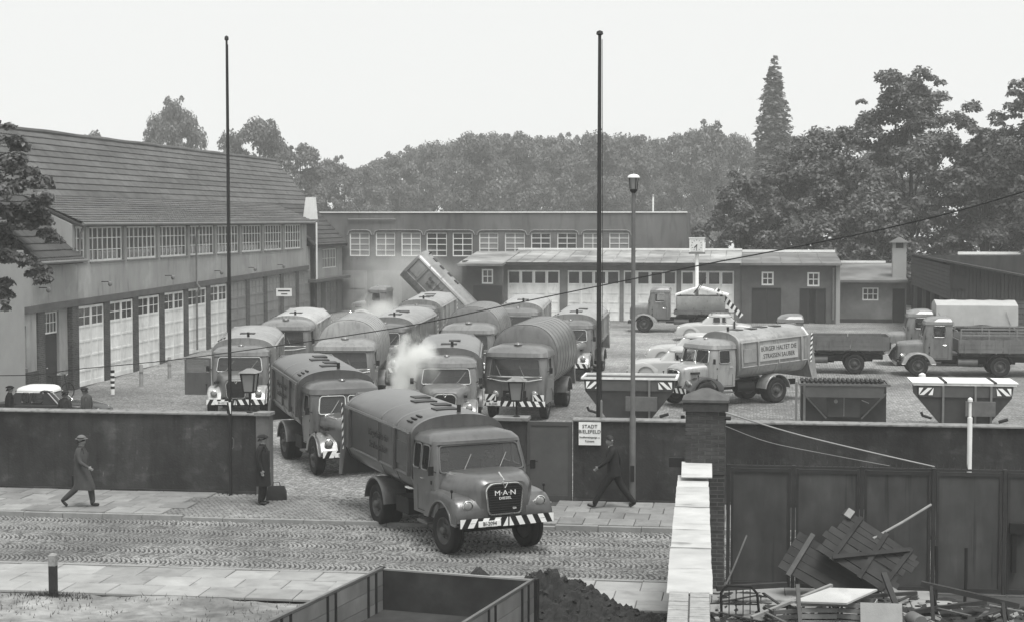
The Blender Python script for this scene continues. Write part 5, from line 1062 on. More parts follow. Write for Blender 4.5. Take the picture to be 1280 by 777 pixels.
# ---------------------------------------------------------------- skips in the yard
def skip(label, x0, x1, y, z, lid=False, door=False, side=False):
    t = thing('skip_container', label, 'skip', ((x0+x1)/2, y, 0), 0, 'skips behind the right wall'); w = (x1-x0)/2; m = mat('skip_paint', .055, .6, .25, 2.2, var2=.25, s2=1.2); m2 = mat('skip_band', .12, .6, .2, 2.2)
    b = MB(); zb = z - .42
    if door:
        b.prism([(-w,z),(-w,.15),(w,.15),(w,z)], 'xz', .5, 1.7); b.prism([(-w+.02,z-.3),(w-.02,z-.3),(.55,.35),(-.55,.35)], 'xz', .3, .5)
    else: b.prism([(-w,z),(-w+.05,zb),(-w+.85,.15),(w-.85,.15),(w-.05,zb),(w,z)], 'xz', .04, 1.7)
    b.build('hopper', m, t)
    bx('rim_band', m2, t, -w+.12, w-.12, 0, .039, zb+.02, z-.03); b = MB()
    for a, c, d, e in ((-w-.1,w+.1,-.03,.05),(-w-.1,w+.1,1.68,1.76)): b.box(a, c, d, e, z, z+.07)
    for s in (-1, 1): b.box(s*(w+.06)-.04, s*(w+.06)+.04, .05, 1.68, z, z+.07)
    b.build('rim', M_white_worn if not door else M_steel, t)
    for s in (-1, 1): striped(t, 'corner_stripe', at(s*(w-.33), -.004 if not door else .49, z-.2, Matrix.Rotation(R(180), 4, 'Z')), .5, .26, .3, .28, .03, s, base=m)
    if not door:
        b = MB()
        for x in ((.72,) if side else (-w+.9, .35, w-.75)): b.box(x-.035, x+.035, -.08, -.02, .1, z)
        b.build('strut', M_zinc, t); bx('tool_box', M_steel, t, -.1 if side else .0, 1.0, -.25, -.09, .5, 1.0)
        b = MB(); b.tube([(-w+.5,-.1,.4),(-w+.2,-.2,.5),(-w+.15,-.2,.62)], .05, 6); b.build('hook', M_under, t); b = MB(); b.tube([(w-.5,-.1,.3),(w-.2,-.15,.4)], .06, 6); b.build('hook', M_under, t)
    else:
        b = MB(); b.box(-.55,.55,.24,.30,.35,1.15); b.box(-.58,.58,.22,.3,1.15,1.22); b.build('hatch_door', m, t); b = MB(); b.box(-.01,.01,.232,.24,.38,1.12); b.lathe([(.07,-.02),(.07,.0),(.01,.01)], 'y', (-.28,.23,.9), 10); b.tube([(.6,.2,.95),(.85,.2,.85)], .02, 5); b.build('door_latch', M_zinc, t)
        text('BI-2006', .12, t, frame_y(w-.75, .485, z-.47), M_white)
        for s in (-1, 1): b = MB(); b.beam((s*(w-.05),.28,z-.3),(s*.6,.28,.3), .05, .05); b.build('brace', M_steel, t)
        b = MB(); n = int(2*w/.16)
        for k in range(n): b.box(-w+k*.16, -w+k*.16+.1, .45, 1.72, z+.071, z+.12)
        b.build('ribbed_cover', M_under, t); b = MB()
        for x in (-w-.18, -w+.1): b.box(x-.04, x+.04, .2, .28, .1, z+.1)
        b.build('strut', M_zinc, t)
    if lid:
        b = MB(); b.box(-w-.15, w+.15, -.05, 1.9, z+.075, z+.11); b.build('lid', M_white, t)
        for x in (-w*.4, w*.62): bx('lid_strap', M_under, t, x-.05, x+.05, -.07, 1.92, z+.085, z+.135)
    return t
skip('open dark skip with a pale rim between the tall flagpole and the street lamp', -5.75, -2.55, 59, 1.58, side=True)
skip('dark skip with a two leaf hatch and ribbed cover', 1.86, 4.78, 59, 1.46, door=True)
skip('dark skip closed with a flat white lid and straps', 5.75, 9.0, 59, 1.52, lid=True)
hy = thing('warning_lamp', 'small white warning lamp standing on the cobbles behind the lidded skip', 'lamp', (9.6 - 2.3, 72.5, zg(72.5))); b = MB(); b.lathe([(.22,0),(.22,.06),(.12,.1),(.12,.4),(.16,.42),(.14,.6),(.03,.66)], n=12); b.build('lamp_body', M_white, hy)
# ---------------------------------------------------------------- brick pier, board covered wall and sheet metal fence of the near yard
pier = thing('brick_pier', 'tall dark brick gate pier with a pyramid cap in the foreground', 'pier', (-1.18, 32.36, 0))
b = MB(); b.box(.012, .748, .012, .748, -.1, 2.3); b.build('pier_base', M_brick_far, pier)
b = MB(); b.box(.014, .746, .014, .746, 2.3, 3.52); b.build('mortar_core', M_mortar, pier)
bm = []
for w in (.242, .118):
    for q in (0, 1): b = MB(); e = .006; b.loft([[(0,0,0),(w,0,0),(w,.118,0),(0,.118,0)],[(0,0,.064-e),(w,0,.064-e),(w,.118,.064-e),(0,.118,.064-e)],[(e,e,.064),(w-e,e,.064),(w-e,.118-e,.064),(e,.118-e,.064)]]); bm.append(b.mesh('brick', M_brick2 if q else M_brick, None))
for c in range(16):
    z = 2.305 + c*.076; o_ = (c % 2) * .126
    xs = [(0, 0)] if False else []
    if c % 2 == 0: run = [(0, 0), (.254, 0), (.508, 0)]
    else: run = [(0, 2), (.126, 0), (.380, 0), (.634, 2)]
    for x, k in run:
        for fx in range(3):
            me = bm[k + random.randint(0, 1)]; j = random.uniform(0, .004); w = .242 if k == 0 else .118
            if fx == 0: link('brick', me, pier, (x, -j, z))
            elif fx == 1: link('brick', me, pier, (.118 - j, x + (0 if w > .2 else 0), z), (0, 0, R(90)))
            else: link('brick', me, pier, (.642 + j, x + w, z), (0, 0, R(-90)))
b = MB(); b.box(-.05,.81,-.05,.81,3.525,3.70); b.build('cap_course', M_brick, pier)
b = MB(); b.loft([[(-.07,-.07,3.70),(.83,-.07,3.70),(.83,.83,3.70),(-.07,.83,3.70)],[(-.07,-.07,3.75),(.83,-.07,3.75),(.83,.83,3.75),(-.07,.83,3.75)],[(.3,.3,3.93),(.46,.3,3.93),(.46,.46,3.93),(.3,.46,3.93)]]); b.build('cap', mat('pier_cap', .14, .9, .3, 5, bump=.3), pier)
b = MB(); b.tube([(.76,.0,3.40),(.86,-.02,3.40)], .04, 6); b.tube([(-.02,.1,3.40),(-.1,.1,3.40)], .035, 6); b.build('wire_hook', M_under, pier)
bx('side_bracket', M_under, pier, -.32, -.03, .1, .2, 2.42, 2.6)
gw = thing('garden_wall', 'low brick wall running towards the viewer, covered with pale boards', 'wall', (-1.03, 32.34, 0), -90 + 1.6)
bx('wall_body', M_brick_far, gw, 0, 15, -.27, .27, -.1, 2.22); bx('mortar_bed', M_mortar, gw, 0, 15, -.262, .262, 2.221, 2.255)
bt = [b for b in bm]
x = 10.35
while x < 13.2:
    for s in (0, 1):
        me = bpy.data.meshes.get('white_brick')
        if not me:
            q = MB(); e = .006; q.loft([[(0,0,0),(.066,0,0),(.066,.252,0),(0,.252,0)],[(0,0,.07-e),(.066,0,.07-e),(.066,.252,.07-e),(0,.252,.07-e)],[(e,e,.07),(.066-e,e,.07),(.066-e,.252-e,.07),(e,.252-e,.07)]]); me = q.mesh('white_brick', M_whitebrick, None)
        link('brick', me, gw, (x + random.uniform(-.004,.004), -.262 + s*.272, 2.25 + random.uniform(-.006,.006)), (0, 0, random.uniform(-.02,.02)))
    x += .082
for i, (a, c, w, dz, rot) in enumerate(((-.02,1.55,.58,.02,0),(1.5,3.75,.59,.028,.02),(3.7,5.85,.60,.02,-.03),(5.8,7.3,.60,.03,.02),(7.25,8.75,.605,.02,-.03),(8.7,10.4,.61,.03,.02))):
    b = MB(); n = 10; V = []
    for k in range(n+1):
        x = a + .03 + (c-a-.1)*k/n; z = 2.27 + dz + .012*math.sin(k*1.3+i)
        for y in (-w/2, -w/6, w/6, w/2): V.append((x, y + random.uniform(-.004,.004), z + .012*noise.noise(Vector((x*2, y*4, i)))))
    V += [(p[0], p[1], p[2]-.02) for p in V]; m_ = 4*(n+1); fs = [(k*4+j, k*4+j+1, k*4+j+5, k*4+j+4) for k in range(n) for j in range(3)]; fs += [tuple(q+m_ for q in f) for f in fs]
    edge = [j for j in range(4)] + [k*4+3 for k in range(1, n+1)] + [n*4+j for j in (2,1,0)] + [k*4 for k in range(n-1, 0, -1)]
    fs += [(edge[q], edge[(q+1) % len(edge)], edge[(q+1) % len(edge)]+m_, edge[q]+m_) for q in range(len(edge))]
    b.add(V, fs); o = b.build('coping_board', M_board, gw, sharp=30); o.rotation_euler = (0, 0, R(rot))
b = MB(); b.obox((.30,.07,2.44), (.80,.58,.02), (0,13,0)); b.build('coping_board', MATS['bleached_board'], gw)
fence = thing('metal_fence', 'tall rusty sheet metal fence with spiked top along the near yard', 'fence', (0, 32.75, 0))
px = [-.36, .89, 2.19, 3.54, 4.86, 6.15]
for i in range(5):
    a, c = px[i], px[i+1]; bx('sheet_panel', M_sheet, fence, a+.10, c-.10, .0, .03, .16, 2.32)
    b = MB(); b.box(a+.05, a+.10, -.03, .03, .08, 2.40); b.box(c-.10, c-.05, -.03, .03, .08, 2.40); b.box(a+.10, c-.10, -.028, .03, 2.32, 2.39); b.box(a+.10, c-.10, -.028, .03, .08, .16)
    b.build('panel_frame', M_sheet_frame, fence)
for x in px: bx('fence_post', M_sheet_frame, fence, x-.035, x+.035, -.05, .05, -.1, 2.46)
b = MB(); b.box(-.4, 6.2, -.01, .03, 2.41, 2.45); x = -.35
while x < 6.1: b.loft([[(x-.012,0,2.45),(x+.012,0,2.45),(x+.012,.02,2.45),(x-.012,.02,2.45)],[(x-.001,.01,2.56),(x+.001,.01,2.56),(x+.001,.011,2.56),(x-.001,.011,2.56)]]); x += .11
b.build('spike_strip', M_sheet_frame, fence)
b = MB(); b.box(4.95,5.25,-.12,-.03,1.25,1.45); b.box(5.0,5.08,-.1,-.03,.5,1.25); b.build('gate_latch', M_under, fence)
bx('fence_base', M_concrete, fence, -.4, 6.2, -.12, .12, -.2, .06)
# ---------------------------------------------------------------- debris in the near yard
M_batten = mat('dark_batten', .055, .9, .35, 3)
bg = thing('broken_board_gate', 'broken dark plank gate lying tilted against the metal fence', 'gate', (2.15, 31.4, 0)); bg.matrix_world = Matrix.Translation((2.3, 31.75, .95)) @ Matrix.Rotation(R(58), 4, 'X') @ Matrix.Rotation(R(-34), 4, 'Z') @ Matrix.Scale(.86, 4)
bg.rotation_mode = 'XYZ'
pl = MB(); pl.box(0, 1.85, 0, .155, 0, .025); pm_ = pl.mesh('plank', M_wood_dark, None)
for k in range(7): o = link('plank', pm_, bg, (-.98 + random.uniform(-.12,.12), -.58 + k*.168, random.uniform(0,.014)), (R(random.uniform(-3,3)), 0, R(random.uniform(-1.6,1.6))))
for k, (x, c) in enumerate(((-.62, 0), (.05, 3), (.62, -2))):
    b = MB(); b.obox((x, 0, .055), (.10, 1.22, .05), (0, 0, c)); b.build('cross_batten', M_batten, bg)
b = MB(); b.beam((-.62,-.55,.1),(.62,.55,.1), .09, .04, up=(0,0,1)); b.build('diagonal_brace', M_batten, bg); b = MB(); b.obox((-.88,.52,.06), (.16,.2,.08)); b.build('pale_end', M_wood_pale, bg); b = MB(); b.obox((.88,-.50,.06), (.2,.26,.03)); b.build('pale_end', M_wood_pale, bg)
b2 = thing('plank_panel', 'second dark plank panel half under the broken gate', 'panel', (1.6, 31.6, 0)); b2.matrix_world = Matrix.Translation((1.45, 31.95, .62)) @ Matrix.Rotation(R(62), 4, 'X') @ Matrix.Rotation(R(-30), 4, 'Z')
for k in range(5): link('plank', pm_, b2, (-.75, -.42 + k*.165, 0), (0, 0, R(random.uniform(-1,1))))
b = MB(); b.obox((-.5,0,.05), (.09,.95,.05)); b.build('cross_batten', M_wood, b2)
def stick(label, p, q, w, mt, cat='pole', name='loose_pole', h=None):
    t = thing(name, label, cat, p); q = Vector(q) - Vector(p); b = MB()
    if h: b.beam((0,0,0), q, w, h)
    else: b.tube([(0,0,0), q*.5 + Vector((.01,0,-.01)), q], w, 7)
    b.build('shaft', mt, t)
stick('pale thin pole leaning up against the fence right of the broken gate', (2.35,31.9,1.23), (3.48,32.6,1.78), .026, M_wood_pale)
stick('grey stick leaning by the foot of the brick pier', (-.5,30.6,.25), (.0,32.3,1.15), .018, M_wood)
stick('upright dark iron stake before the fourth fence panel', (4.0,31.6,.0), (4.02,31.65,1.15), .03, M_under, 'stake', 'iron_stake')
stick('upright dark iron stake against the fence post', (3.55,32.2,.0), (3.55,32.3,1.05), .03, M_under, 'stake', 'iron_stake')
stick('long timber lying slantwise left of the white board', (.1,29.6,.20), (1.55,31.0,.52), .07, M_wood_pale, 'timber', 'loose_timber', .05)
stick('dark timber lying along the foot of the pier', (-.55,31.2,.35), (.75,31.4,.42), .10, M_wood_dark, 'timber', 'loose_timber', .09)
stick('split timber standing short in front of the pale crates', (.95,29.4,.0), (.9,29.9,.75), .07, M_wood, 'timber', 'loose_timber', .05)
stick('long dark timber lying to the right of the broken gate', (2.9,30.6,.15), (4.3,31.0,.30), .09, M_wood_dark, 'timber', 'loose_timber', .08)
stick('dark timber sloping down from the broken gate to the ground', (2.5,31.2,.72), (2.75,29.8,.08), .10, M_wood_dark, 'timber', 'loose_timber', .06)
stick('dark rail lying flat behind the white board', (1.6,30.9,.30), (3.1,31.2,.38), .07, M_wood_dark, 'timber', 'loose_timber', .06)
wbd = thing('white_board', 'flat white board lying across the crates in the yard', 'board', (1.55, 30.2, .50), 0); b = MB(); b.prism([(-.75,-.34),(.2,-.5),(.78,.22),(-.05,.36)], 'xy', 0, .035); o = b.build('board', MATS['bleached_board'], wbd); wbd.rotation_euler = (R(6), R(-3), 0)
g = random.Random(21)
for k in range(16):                                                  # broken laths thrown about
    x, y = g.uniform(-.4, 4.8), g.uniform(29.2, 31.9); a = g.uniform(0, 3.14); l_ = g.uniform(.35, 1.1); z = .10 + g.uniform(0, .12)
    t = thing('broken_lath', 'broken lath lying about among the debris in the near yard', 'lath', (x, y, z), 0, 'broken laths in the near yard'); b = MB(); b.beam((-l_/2*math.cos(a), -l_/2*math.sin(a), g.uniform(-.06,.10)), (l_/2*math.cos(a), l_/2*math.sin(a), g.uniform(-.04,.16)), g.uniform(.03,.07), .02); b.build('lath', g.choice((M_wood, M_wood_dark, M_wood_pale, M_wood)), t)
def crate(label, x, y, z, rz, w=.7, d=.45, h=.32, n=3, mt=None):
    t = thing('wooden_crate', label, 'crate', (x, y, z), rz, 'crates in the near yard')
    for s in (-1, 1):
        for k in range(n):
            zz = h*k/n; bx('slat', mt or M_wood_pale, t, -w/2, w/2, s*d/2-.01, s*d/2+.01, zz+.01, zz+h/n-.02); bx('slat', mt or M_wood_pale, t, s*w/2-.01, s*w/2+.01, -d/2+.012, d/2-.012, zz+.012, zz+h/n-.022)
        for q in (-1, 1): bx('corner_post', mt or M_wood, t, s*(w/2-.035)-.02, s*(w/2-.035)+.02, q*(d/2-.035)-.02, q*(d/2-.035)+.02, 0, h)
    for k in range(4): bx('base_slat', mt or M_wood, t, -w/2+.02, w/2-.02, -d/2+.02+(d-.04)*k/4, -d/2+.02+(d-.04)*(k+.8)/4, .0, .012)
crate('pale slatted crate under the left half of the white board', 1.25, 30.15, .03, 8, .62, .5, .44, 4)
crate('pale slatted crate under the right half of the white board', 1.95, 30.2, .03, -12, .66, .5, .42, 4)
crate('small weathered crate in front, left of the slatted ones', .62, 30.0, .03, 25, .5, .4, .3, 3, M_wood)
ps = thing('paper_sheet', 'pale square sheet leaning against the crates', 'sheet', (2.35, 29.75, .05)); b = MB(); b.obox((0,0,.22), (.72,.015,.45), (-22,0,0)); b.build('sheet', M_slab_pale, ps)
p2_ = thing('metal_can', 'dented pale can lying right of the crates', 'can', (2.95, 29.85, .18), 20); b = MB(); b.lathe([(.13,0),(.14,.02),(.14,.36),(.13,.38)], 'y', (0,-.2,0), 14); b.build('can', M_zinc, p2_)
bd = thing('pale_plank', 'pale plank lying on the ground before the saw horse', 'plank', (3.45, 29.7, .1), -8); b = MB(); b.obox((0,0,0), (1.1,.18,.03), (0,4,0)); b.build('plank', M_wood_pale, bd)
sw_ = thing('saw_horse', 'collapsed dark saw horse at the right of the yard', 'trestle', (3.9, 30.5, .05), -12)
b = MB(); b.beam((-.8,0,.62),(.9,0,.35), .09, .09); b.build('top_rail', M_wood_dark, sw_)
for x, z in ((-.62,.6),(.62,.4)):
    for s in (-1, 1): b = MB(); b.beam((x,s*.05,z),(x+.08,s*.32,-.05), .06, .05); b.build('leg', M_wood_dark, sw_)
ch_ = thing('iron_bedstead', 'bent iron bedstead frame lying left of the crates', 'bedstead', (-.1, 30.3, .03), 15); b = MB(); b.tube([(-.35,0,0),(-.35,.05,.45),(-.25,.05,.58),(.2,.05,.55),(.32,.05,.42),(.35,0,0)], .025, 7); b.tube([(-.34,.04,.25),(.34,.04,.22)], .015, 6); b.build('frame', M_under, ch_)
b = MB()
for k in range(4): b.tube([(-.2+k*.13,.04,.02),(-.2+k*.13,.05,.5)], .01, 5)
b.build('bar', M_under, ch_)
b = MB(); g = random.Random(3)
for k in range(620):
    x, y = g.uniform(-.7, 5.2), g.uniform(28.6, 31.9); s = g.uniform(.02, .09); b.obox((x, y, .05+s*.3), (s*g.uniform(.6,3), s, s*g.uniform(.3,.8)), (g.uniform(-30,30), g.uniform(-30,30), g.uniform(0,180)), g.choice((0,0,0,1,2)))
rb = b.build('rubble', [M_soil, M_wood_dark, M_wood_pale], sharp=None); rb['kind'] = 'stuff'
lumpy('yard_soil', M_soil, -.85, 7, 27, 32.3, 100, 70, lambda x, y: .05 + .10*nz(x, y, 1.1, 7) + .05*nz(x, y, 4, 2), kind='stuff')
# ---------------------------------------------------------------- the heap of soil and the trailer in front of it
def heap(x, y):
    h = .82*math.exp(-((x+3.7)/.6)**2 - ((y-29.8)/.7)**2) + .52*math.exp(-((x+2.9)/.6)**2 - ((y-29.6)/.7)**2) + .26*math.exp(-((x+2.1)/.8)**2 - ((y-29.3)/.8)**2) + .16*math.exp(-((x+1.2)/.6)**2 - ((y-29.2)/.8)**2) + .70*math.exp(-((x+5.0)/.40)**2 - ((y-30.7)/.4)**2) + .45*math.exp(-((x+4.3)/.4)**2 - ((y-30.6)/.4)**2)
    return -.05 + h*(1 + .22*nz(x, y, 3.2, 1)) + (.10*nz(x, y, 5, 4) + .05*nz(x, y, 13, 4))*min(1, h*3)
so_ = lumpy('soil_heap', M_soil, -6.4, -.75, 27.9, 31.9, 170, 130, heap); tag(so_, 'heap of dark freshly dug soil spilling over the near pavement', 'soil heap')
b = MB(); g = random.Random(9)
for k in range(240):
    x, y = g.gauss(-3.2, 1.0), g.gauss(29.8, .5); s = g.uniform(.02, .075); z = heap(x, y)
    if -6 < x < -.9: b.obox((x, y, z), (s*1.3, s, s*.8), (g.uniform(0,90), g.uniform(0,90), g.uniform(0,90)))
cl = b.build('soil_clods', M_soil, so_, sharp=None); cl['kind'] = 'stuff'
tr = thing('tipping_trailer', 'open high sided trailer with strapped board sides in the foreground', 'trailer', (-6.23, 28.25, 0), -101.5 + 90 - 90)
# local x runs forward along the trailer towards the viewer, y to its left (the picture's right)
Wd, Ln, zb, zt_ = 2.72, 6.2, .45, 1.14
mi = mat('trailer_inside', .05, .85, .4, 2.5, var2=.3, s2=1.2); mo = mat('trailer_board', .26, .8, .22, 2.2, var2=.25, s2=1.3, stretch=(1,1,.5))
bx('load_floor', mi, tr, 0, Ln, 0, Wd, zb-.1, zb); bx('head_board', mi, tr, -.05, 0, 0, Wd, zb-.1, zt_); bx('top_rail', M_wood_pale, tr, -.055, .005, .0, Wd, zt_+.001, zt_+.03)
for y0, y1 in ((-.045, 0), (Wd, Wd+.045)):
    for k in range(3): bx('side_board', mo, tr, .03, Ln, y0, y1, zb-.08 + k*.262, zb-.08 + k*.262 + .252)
    bx('top_rail', M_steel, tr, .03, Ln, y0-.006, y1+.006, zb-.08+3*.262, zb-.08+3*.262+.04)
    for x in (.3, .62, 1.9, 2.2, 3.5, 3.8, 5.1): bx('side_strap', M_under, tr, x, x+.06, y0-.02, y0-.001, zb-.15, zt_+.02); bx('side_strap', M_under, tr, x, x+.06, y1+.001, y1+.02, zb-.15, zt_+.02)
for y in (-.05, Wd+.05): bx('corner_post', M_under, tr, -.09, .03, y-.05, y+.05, zb-.2, zt_+.05)
b = MB(); b.box(.1, Ln, .6, .75, .22, .345); b.box(.1, Ln, Wd-.75, Wd-.6, .22, .345); b.tube([(4.6,-.1,.40),(4.6,Wd+.1,.40)], .05, 8); b.tube([(5.6,-.1,.40),(5.6,Wd+.1,.40)], .05, 8); b.build('chassis', M_under, tr)
for x in (4.6, 5.6):
    for y in (-.22, Wd+.22): tm, rm = wheel_mesh(.42, .22); o = link('wheel', tm, tr, (x, y, .42), (0, 0, 0 if y > 1 else math.pi)); link('rim', rm, o)
# ---------------------------------------------------------------- bicycle leaning by the entrance
bi = thing('bicycle', 'bicycle leaning by the dark entrance door behind the white roofed car', 'bicycle', (-27.3, 63.6, 0), 62); bi.rotation_euler = (0, 0, R(62))
for x in (-.52, .52):
    b = MB(); b.tube([(x+.33*math.cos(a), 0, .34+.33*math.sin(a)) for a in np.linspace(0, 2*math.pi, 28)[:-1]], .02, 6, closed=True)
    for a in np.linspace(0, math.pi, 8): b.tube([(x-.33*math.cos(a),0,.34-.33*math.sin(a)),(x+.33*math.cos(a),0,.34+.33*math.sin(a))], .003, 3)
    b.build('wheel', M_rubber, bi)
b = MB(); b.tube([(-.52,0,.34),(-.1,0,.3),(.42,0,.78),(-.2,0,.84),(-.1,0,.3)], .016, 6); b.tube([(-.52,0,.34),(-.2,0,.84),(-.22,0,.95)], .014, 6); b.tube([(.52,0,.34),(.42,0,.78),(.38,0,1.02)], .016, 6); b.build('frame', M_black, bi)
b = MB(); b.tube([(.22,-.28,1.0),(.36,-.22,1.05),(.38,0,1.03),(.36,.22,1.05),(.22,.28,1.0)], .014, 6); b.build('handlebar', M_chrome, bi); b = MB(); b.loft([[(-.36,-.09,.96),(-.36,.09,.96),(-.36,.09,1.0),(-.36,-.09,1.0)],[(-.08,-.02,.96),(-.08,.02,.96),(-.08,.02,1.0),(-.08,-.02,1.0)]]); b.build('saddle', M_black, bi)
# ---------------------------------------------------------------- people
def person(label, x, y, z, heading, pose, cl, hgt=1.75, group=None):
    """one continuous body grown over a posed skeleton; cl gives the materials for torso, legs, skin and shoes"""
    t = thing('person', label, 'person', (x, y, z), heading, group); k = hgt / 1.78
    J = dict(pelvis=((0,0,.95),.125), waist=((.0,0,1.10),.125), chest=((.01,0,1.30),.15), neck0=((.0,0,1.46),.075), neck=((.01,0,1.53),.052), jaw=((.03,0,1.585),.066), head=((.022,0,1.66),.092), top=((.012,0,1.735),.066), nose=((.128,0,1.645),.012))
    for s, n in ((1,'L'),(-1,'R')):
        J.update({'ear'+n:((.015,s*.098,1.655),.014), 'sh'+n:((0,s*.175,1.42),.072), 'el'+n:((-.03,s*.235,1.14),.050), 'wr'+n:((.05,s*.24,.90),.034), 'pa'+n:((.07,s*.24,.83),.034), 'hip'+n:((0,s*.095,.88),.098), 'kn'+n:((.02,s*.10,.50),.080), 'an'+n:((-.02,s*.10,.12),.062), 'heel'+n:((-.05,s*.10,.045),.040), 'toe'+n:((.15,s*.115,.035),.034)})
    for q, p in pose.items(): J[q] = (p, J[q][1])
    E_ = [('pelvis','waist'),('waist','chest'),('chest','neck0'),('neck0','neck'),('neck','jaw'),('jaw','head'),('head','top'),('head','nose')]
    for n in 'LR':
        E_ += [('head','ear'+n),('neck0','sh'+n),('sh'+n,'el'+n),('el'+n,'wr'+n),('wr'+n,'pa'+n),('pelvis','hip'+n),('hip'+n,'kn'+n),('kn'+n,'an'+n),('an'+n,'heel'+n),('heel'+n,'toe'+n)]
        w, p = Vector(J['wr'+n][0]), Vector(J['pa'+n][0]); d = (p-w).normalized(); fw = Vector((1,0,0)) - d*d.x
        if fw.length < .1: fw = Vector((0,0,-1)) - d*(-d.z)
        fw.normalize(); inn = d.cross(fw)*(1 if n == 'R' else -1)
        for i, (o, L) in enumerate(((.026,.072),(.009,.082),(-.009,.076),(-.026,.060))):
            a = p + fw*o + d*.015; m = a + d*L*.55; e = m + (d*.6 + inn*.5)*L*.5
            J[f'f{i}a'+n] = (m, .0095); J[f'f{i}b'+n] = (e, .008); E_ += [('pa'+n, f'f{i}a'+n), (f'f{i}a'+n, f'f{i}b'+n)]
        th = p - d*.035 + fw*.045; J['tha'+n] = (th, .011); J['thb'+n] = (th + d*.035 + fw*.015, .009); E_ += [('pa'+n,'tha'+n),('tha'+n,'thb'+n)]
    nm = list(J); me = bpy.data.meshes.new('tmp'); me.from_pydata([Vector(J[q][0])*k for q in nm], [(nm.index(a), nm.index(b)) for a, b in E_], [])
    o = bpy.data.objects.new('tmp', me); COL.objects.link(o); md = o.modifiers.new('s', 'SKIN'); md.use_smooth_shade = True; ss = o.modifiers.new('u', 'SUBSURF'); ss.levels = 2; ss.render_levels = 2
    for i, q in enumerate(nm):
        r = J[q][1]*k; sv = me.skin_vertices[0].data[i]; sv.radius = (r*1.15, r*1.15) if q not in ('pelvis','waist','chest') else (r*1.25, r*.95); sv.use_root = (q == 'pelvis')
    dg = bpy.context.evaluated_depsgraph_get(); bm_ = bpy.data.meshes.new_from_object(o.evaluated_get(dg)); bpy.data.objects.remove(o)
    bm_.name = 'body'; bm_.materials.clear()
    for q in (cl['top'], cl['legs'], M_skin, M_shoe): bm_.materials.append(q)
    segs = []
    for a, c in E_:
        q = c if c[:2] not in ('hi',) else 'hip'; mi = 0
        if c in ('jaw','head','top','nose','neck') or c[:3] == 'ear' or c[:2] in ('pa','th') or (c[0] == 'f' and c[1].isdigit()): mi = 2
        elif c[:2] in ('kn','an'): mi = 1
        elif c[:3] in ('hee','toe'): mi = 3
        segs.append((Vector(J[a][0])*k, Vector(J[c][0])*k, mi, max(J[a][1], J[c][1])*k))
    for f in bm_.polygons:
        c = f.center; best = None
        for a, e, mi, r in segs:
            u = e - a; s_ = max(0, min(1, (c-a).dot(u)/max(u.length_squared, 1e-9))); dd = (c - (a + u*s_)).length - r*.5
            if best is None or dd < best[0]: best = (dd, mi)
        f.material_index = best[1]; f.use_smooth = True
    body = link('body', bm_, t)
    H = Vector(J['head'][0])*k
    b = MB()
    for s in (-1, 1): b.lathe([(.001,-.012),(.011,-.004),(.011,.004),(.001,.010)], 'x', H + Vector((.094,s*.032,.012)), 8)
    b.build('eye', M_black, t); b = MB(); b.tube([H + Vector((.088,-.025,-.062)), H + Vector((.096,0,-.064)), H + Vector((.088,.025,-.062))], .006, 5); b.build('mouth', mat('lips', .2, .6, .1, 8), t)
    def dome(z0, r, rz, flat, m, name, back=0, fz=0):
        b = MB(); S_ = []
        for a in np.linspace(0, 1.5, 6):
            rr_ = r*math.cos(a); S_.append([H + Vector((back + rr_*1.12*math.cos(q), rr_*math.sin(q), z0 + rz*math.sin(a) + fz*math.cos(q)*math.cos(a))) for q in np.linspace(0, 2*math.pi, 19)[:-1]])
        b.loft(S_); return b.build(name, m, t)
    hw = cl.get('head', 'hair')
    dome(-.035 if hw != 'hair' else .005, .104, .125 if hw == 'hair' else .09, 0, M_hair, 'hair', -.022, .04)
    if hw == 'cap':
        dome(.035, .125, .075, 0, cl.get('hat', M_cloth_black), 'cap', -.005); b = MB(); b.loft([[H + Vector((.06+.09*math.cos(a)*s_, .105*math.sin(a), .036-.012*(s_-1))) for a in np.linspace(-1.3,1.3,9)] for s_ in (.7, 1.25)], closed=False, cap=False); b.build('peak', M_cloth_black, t)
    if hw == 'hat':
        dome(.045, .110, .105, 0, cl['hat'], 'hat', -.002); b = MB(); b.lathe([(.105,.040),(.148,.046),(.156,.052),(.148,.056),(.105,.056)], 'z', H, 22, cap=False); b.build('brim', cl['hat'], t); b = MB(); b.lathe([(.1135,.06),(.1135,.085)], 'z', H + Vector((-.002,0,0)), 20, cap=False); b.build('hat_band', M_black, t)
    if cl.get('collar'):
        b = MB(); b.lathe([(.066,-.01),(.062,.035)], 'z', Vector(J['neck'][0])*k + Vector((-.002,0,-.035)), 14, cap=False); b.build('collar', M_white, t)
    c = cl.get('coat')
    if c:                                                             # skirt and body of the coat, following the legs
        kn = (Vector(J['knL'][0]) + Vector(J['knR'][0]))*.5*k; hp = Vector(J['pelvis'][0])*k; ch2 = Vector(J['chest'][0])*k; n0 = Vector(J['neck0'][0])*k; spread = abs(J['knL'][0][0]-J['knR'][0][0])*k
        S_ = []
        for p, rx, ry in ((n0 + Vector((0,0,.02)),.075,.085),(n0 + Vector((0,0,-.05)),.125,.175),(ch2,.165,.215),(Vector(J['waist'][0])*k,.155,.19),(hp,.175,.205),(hp*.55+kn*.45,.18+spread*.15,.205),(kn + Vector((0,0,.02)),.18+spread*.32,.215),(kn + Vector((0,0,-c*.1)),.185+spread*.35,.22)):
            S_.append([p + Vector((rx*math.cos(a)*(1+.05*math.sin(5*a)), ry*math.sin(a)*(1+.05*math.sin(4*a+1)), .012*math.sin(3*a))) for a in np.linspace(0, 2*math.pi, 25)[:-1]])
        b = MB(); b.loft(S_, 0, False); cm = b.build('coat', cl['top'], t, sharp=70); sol = None
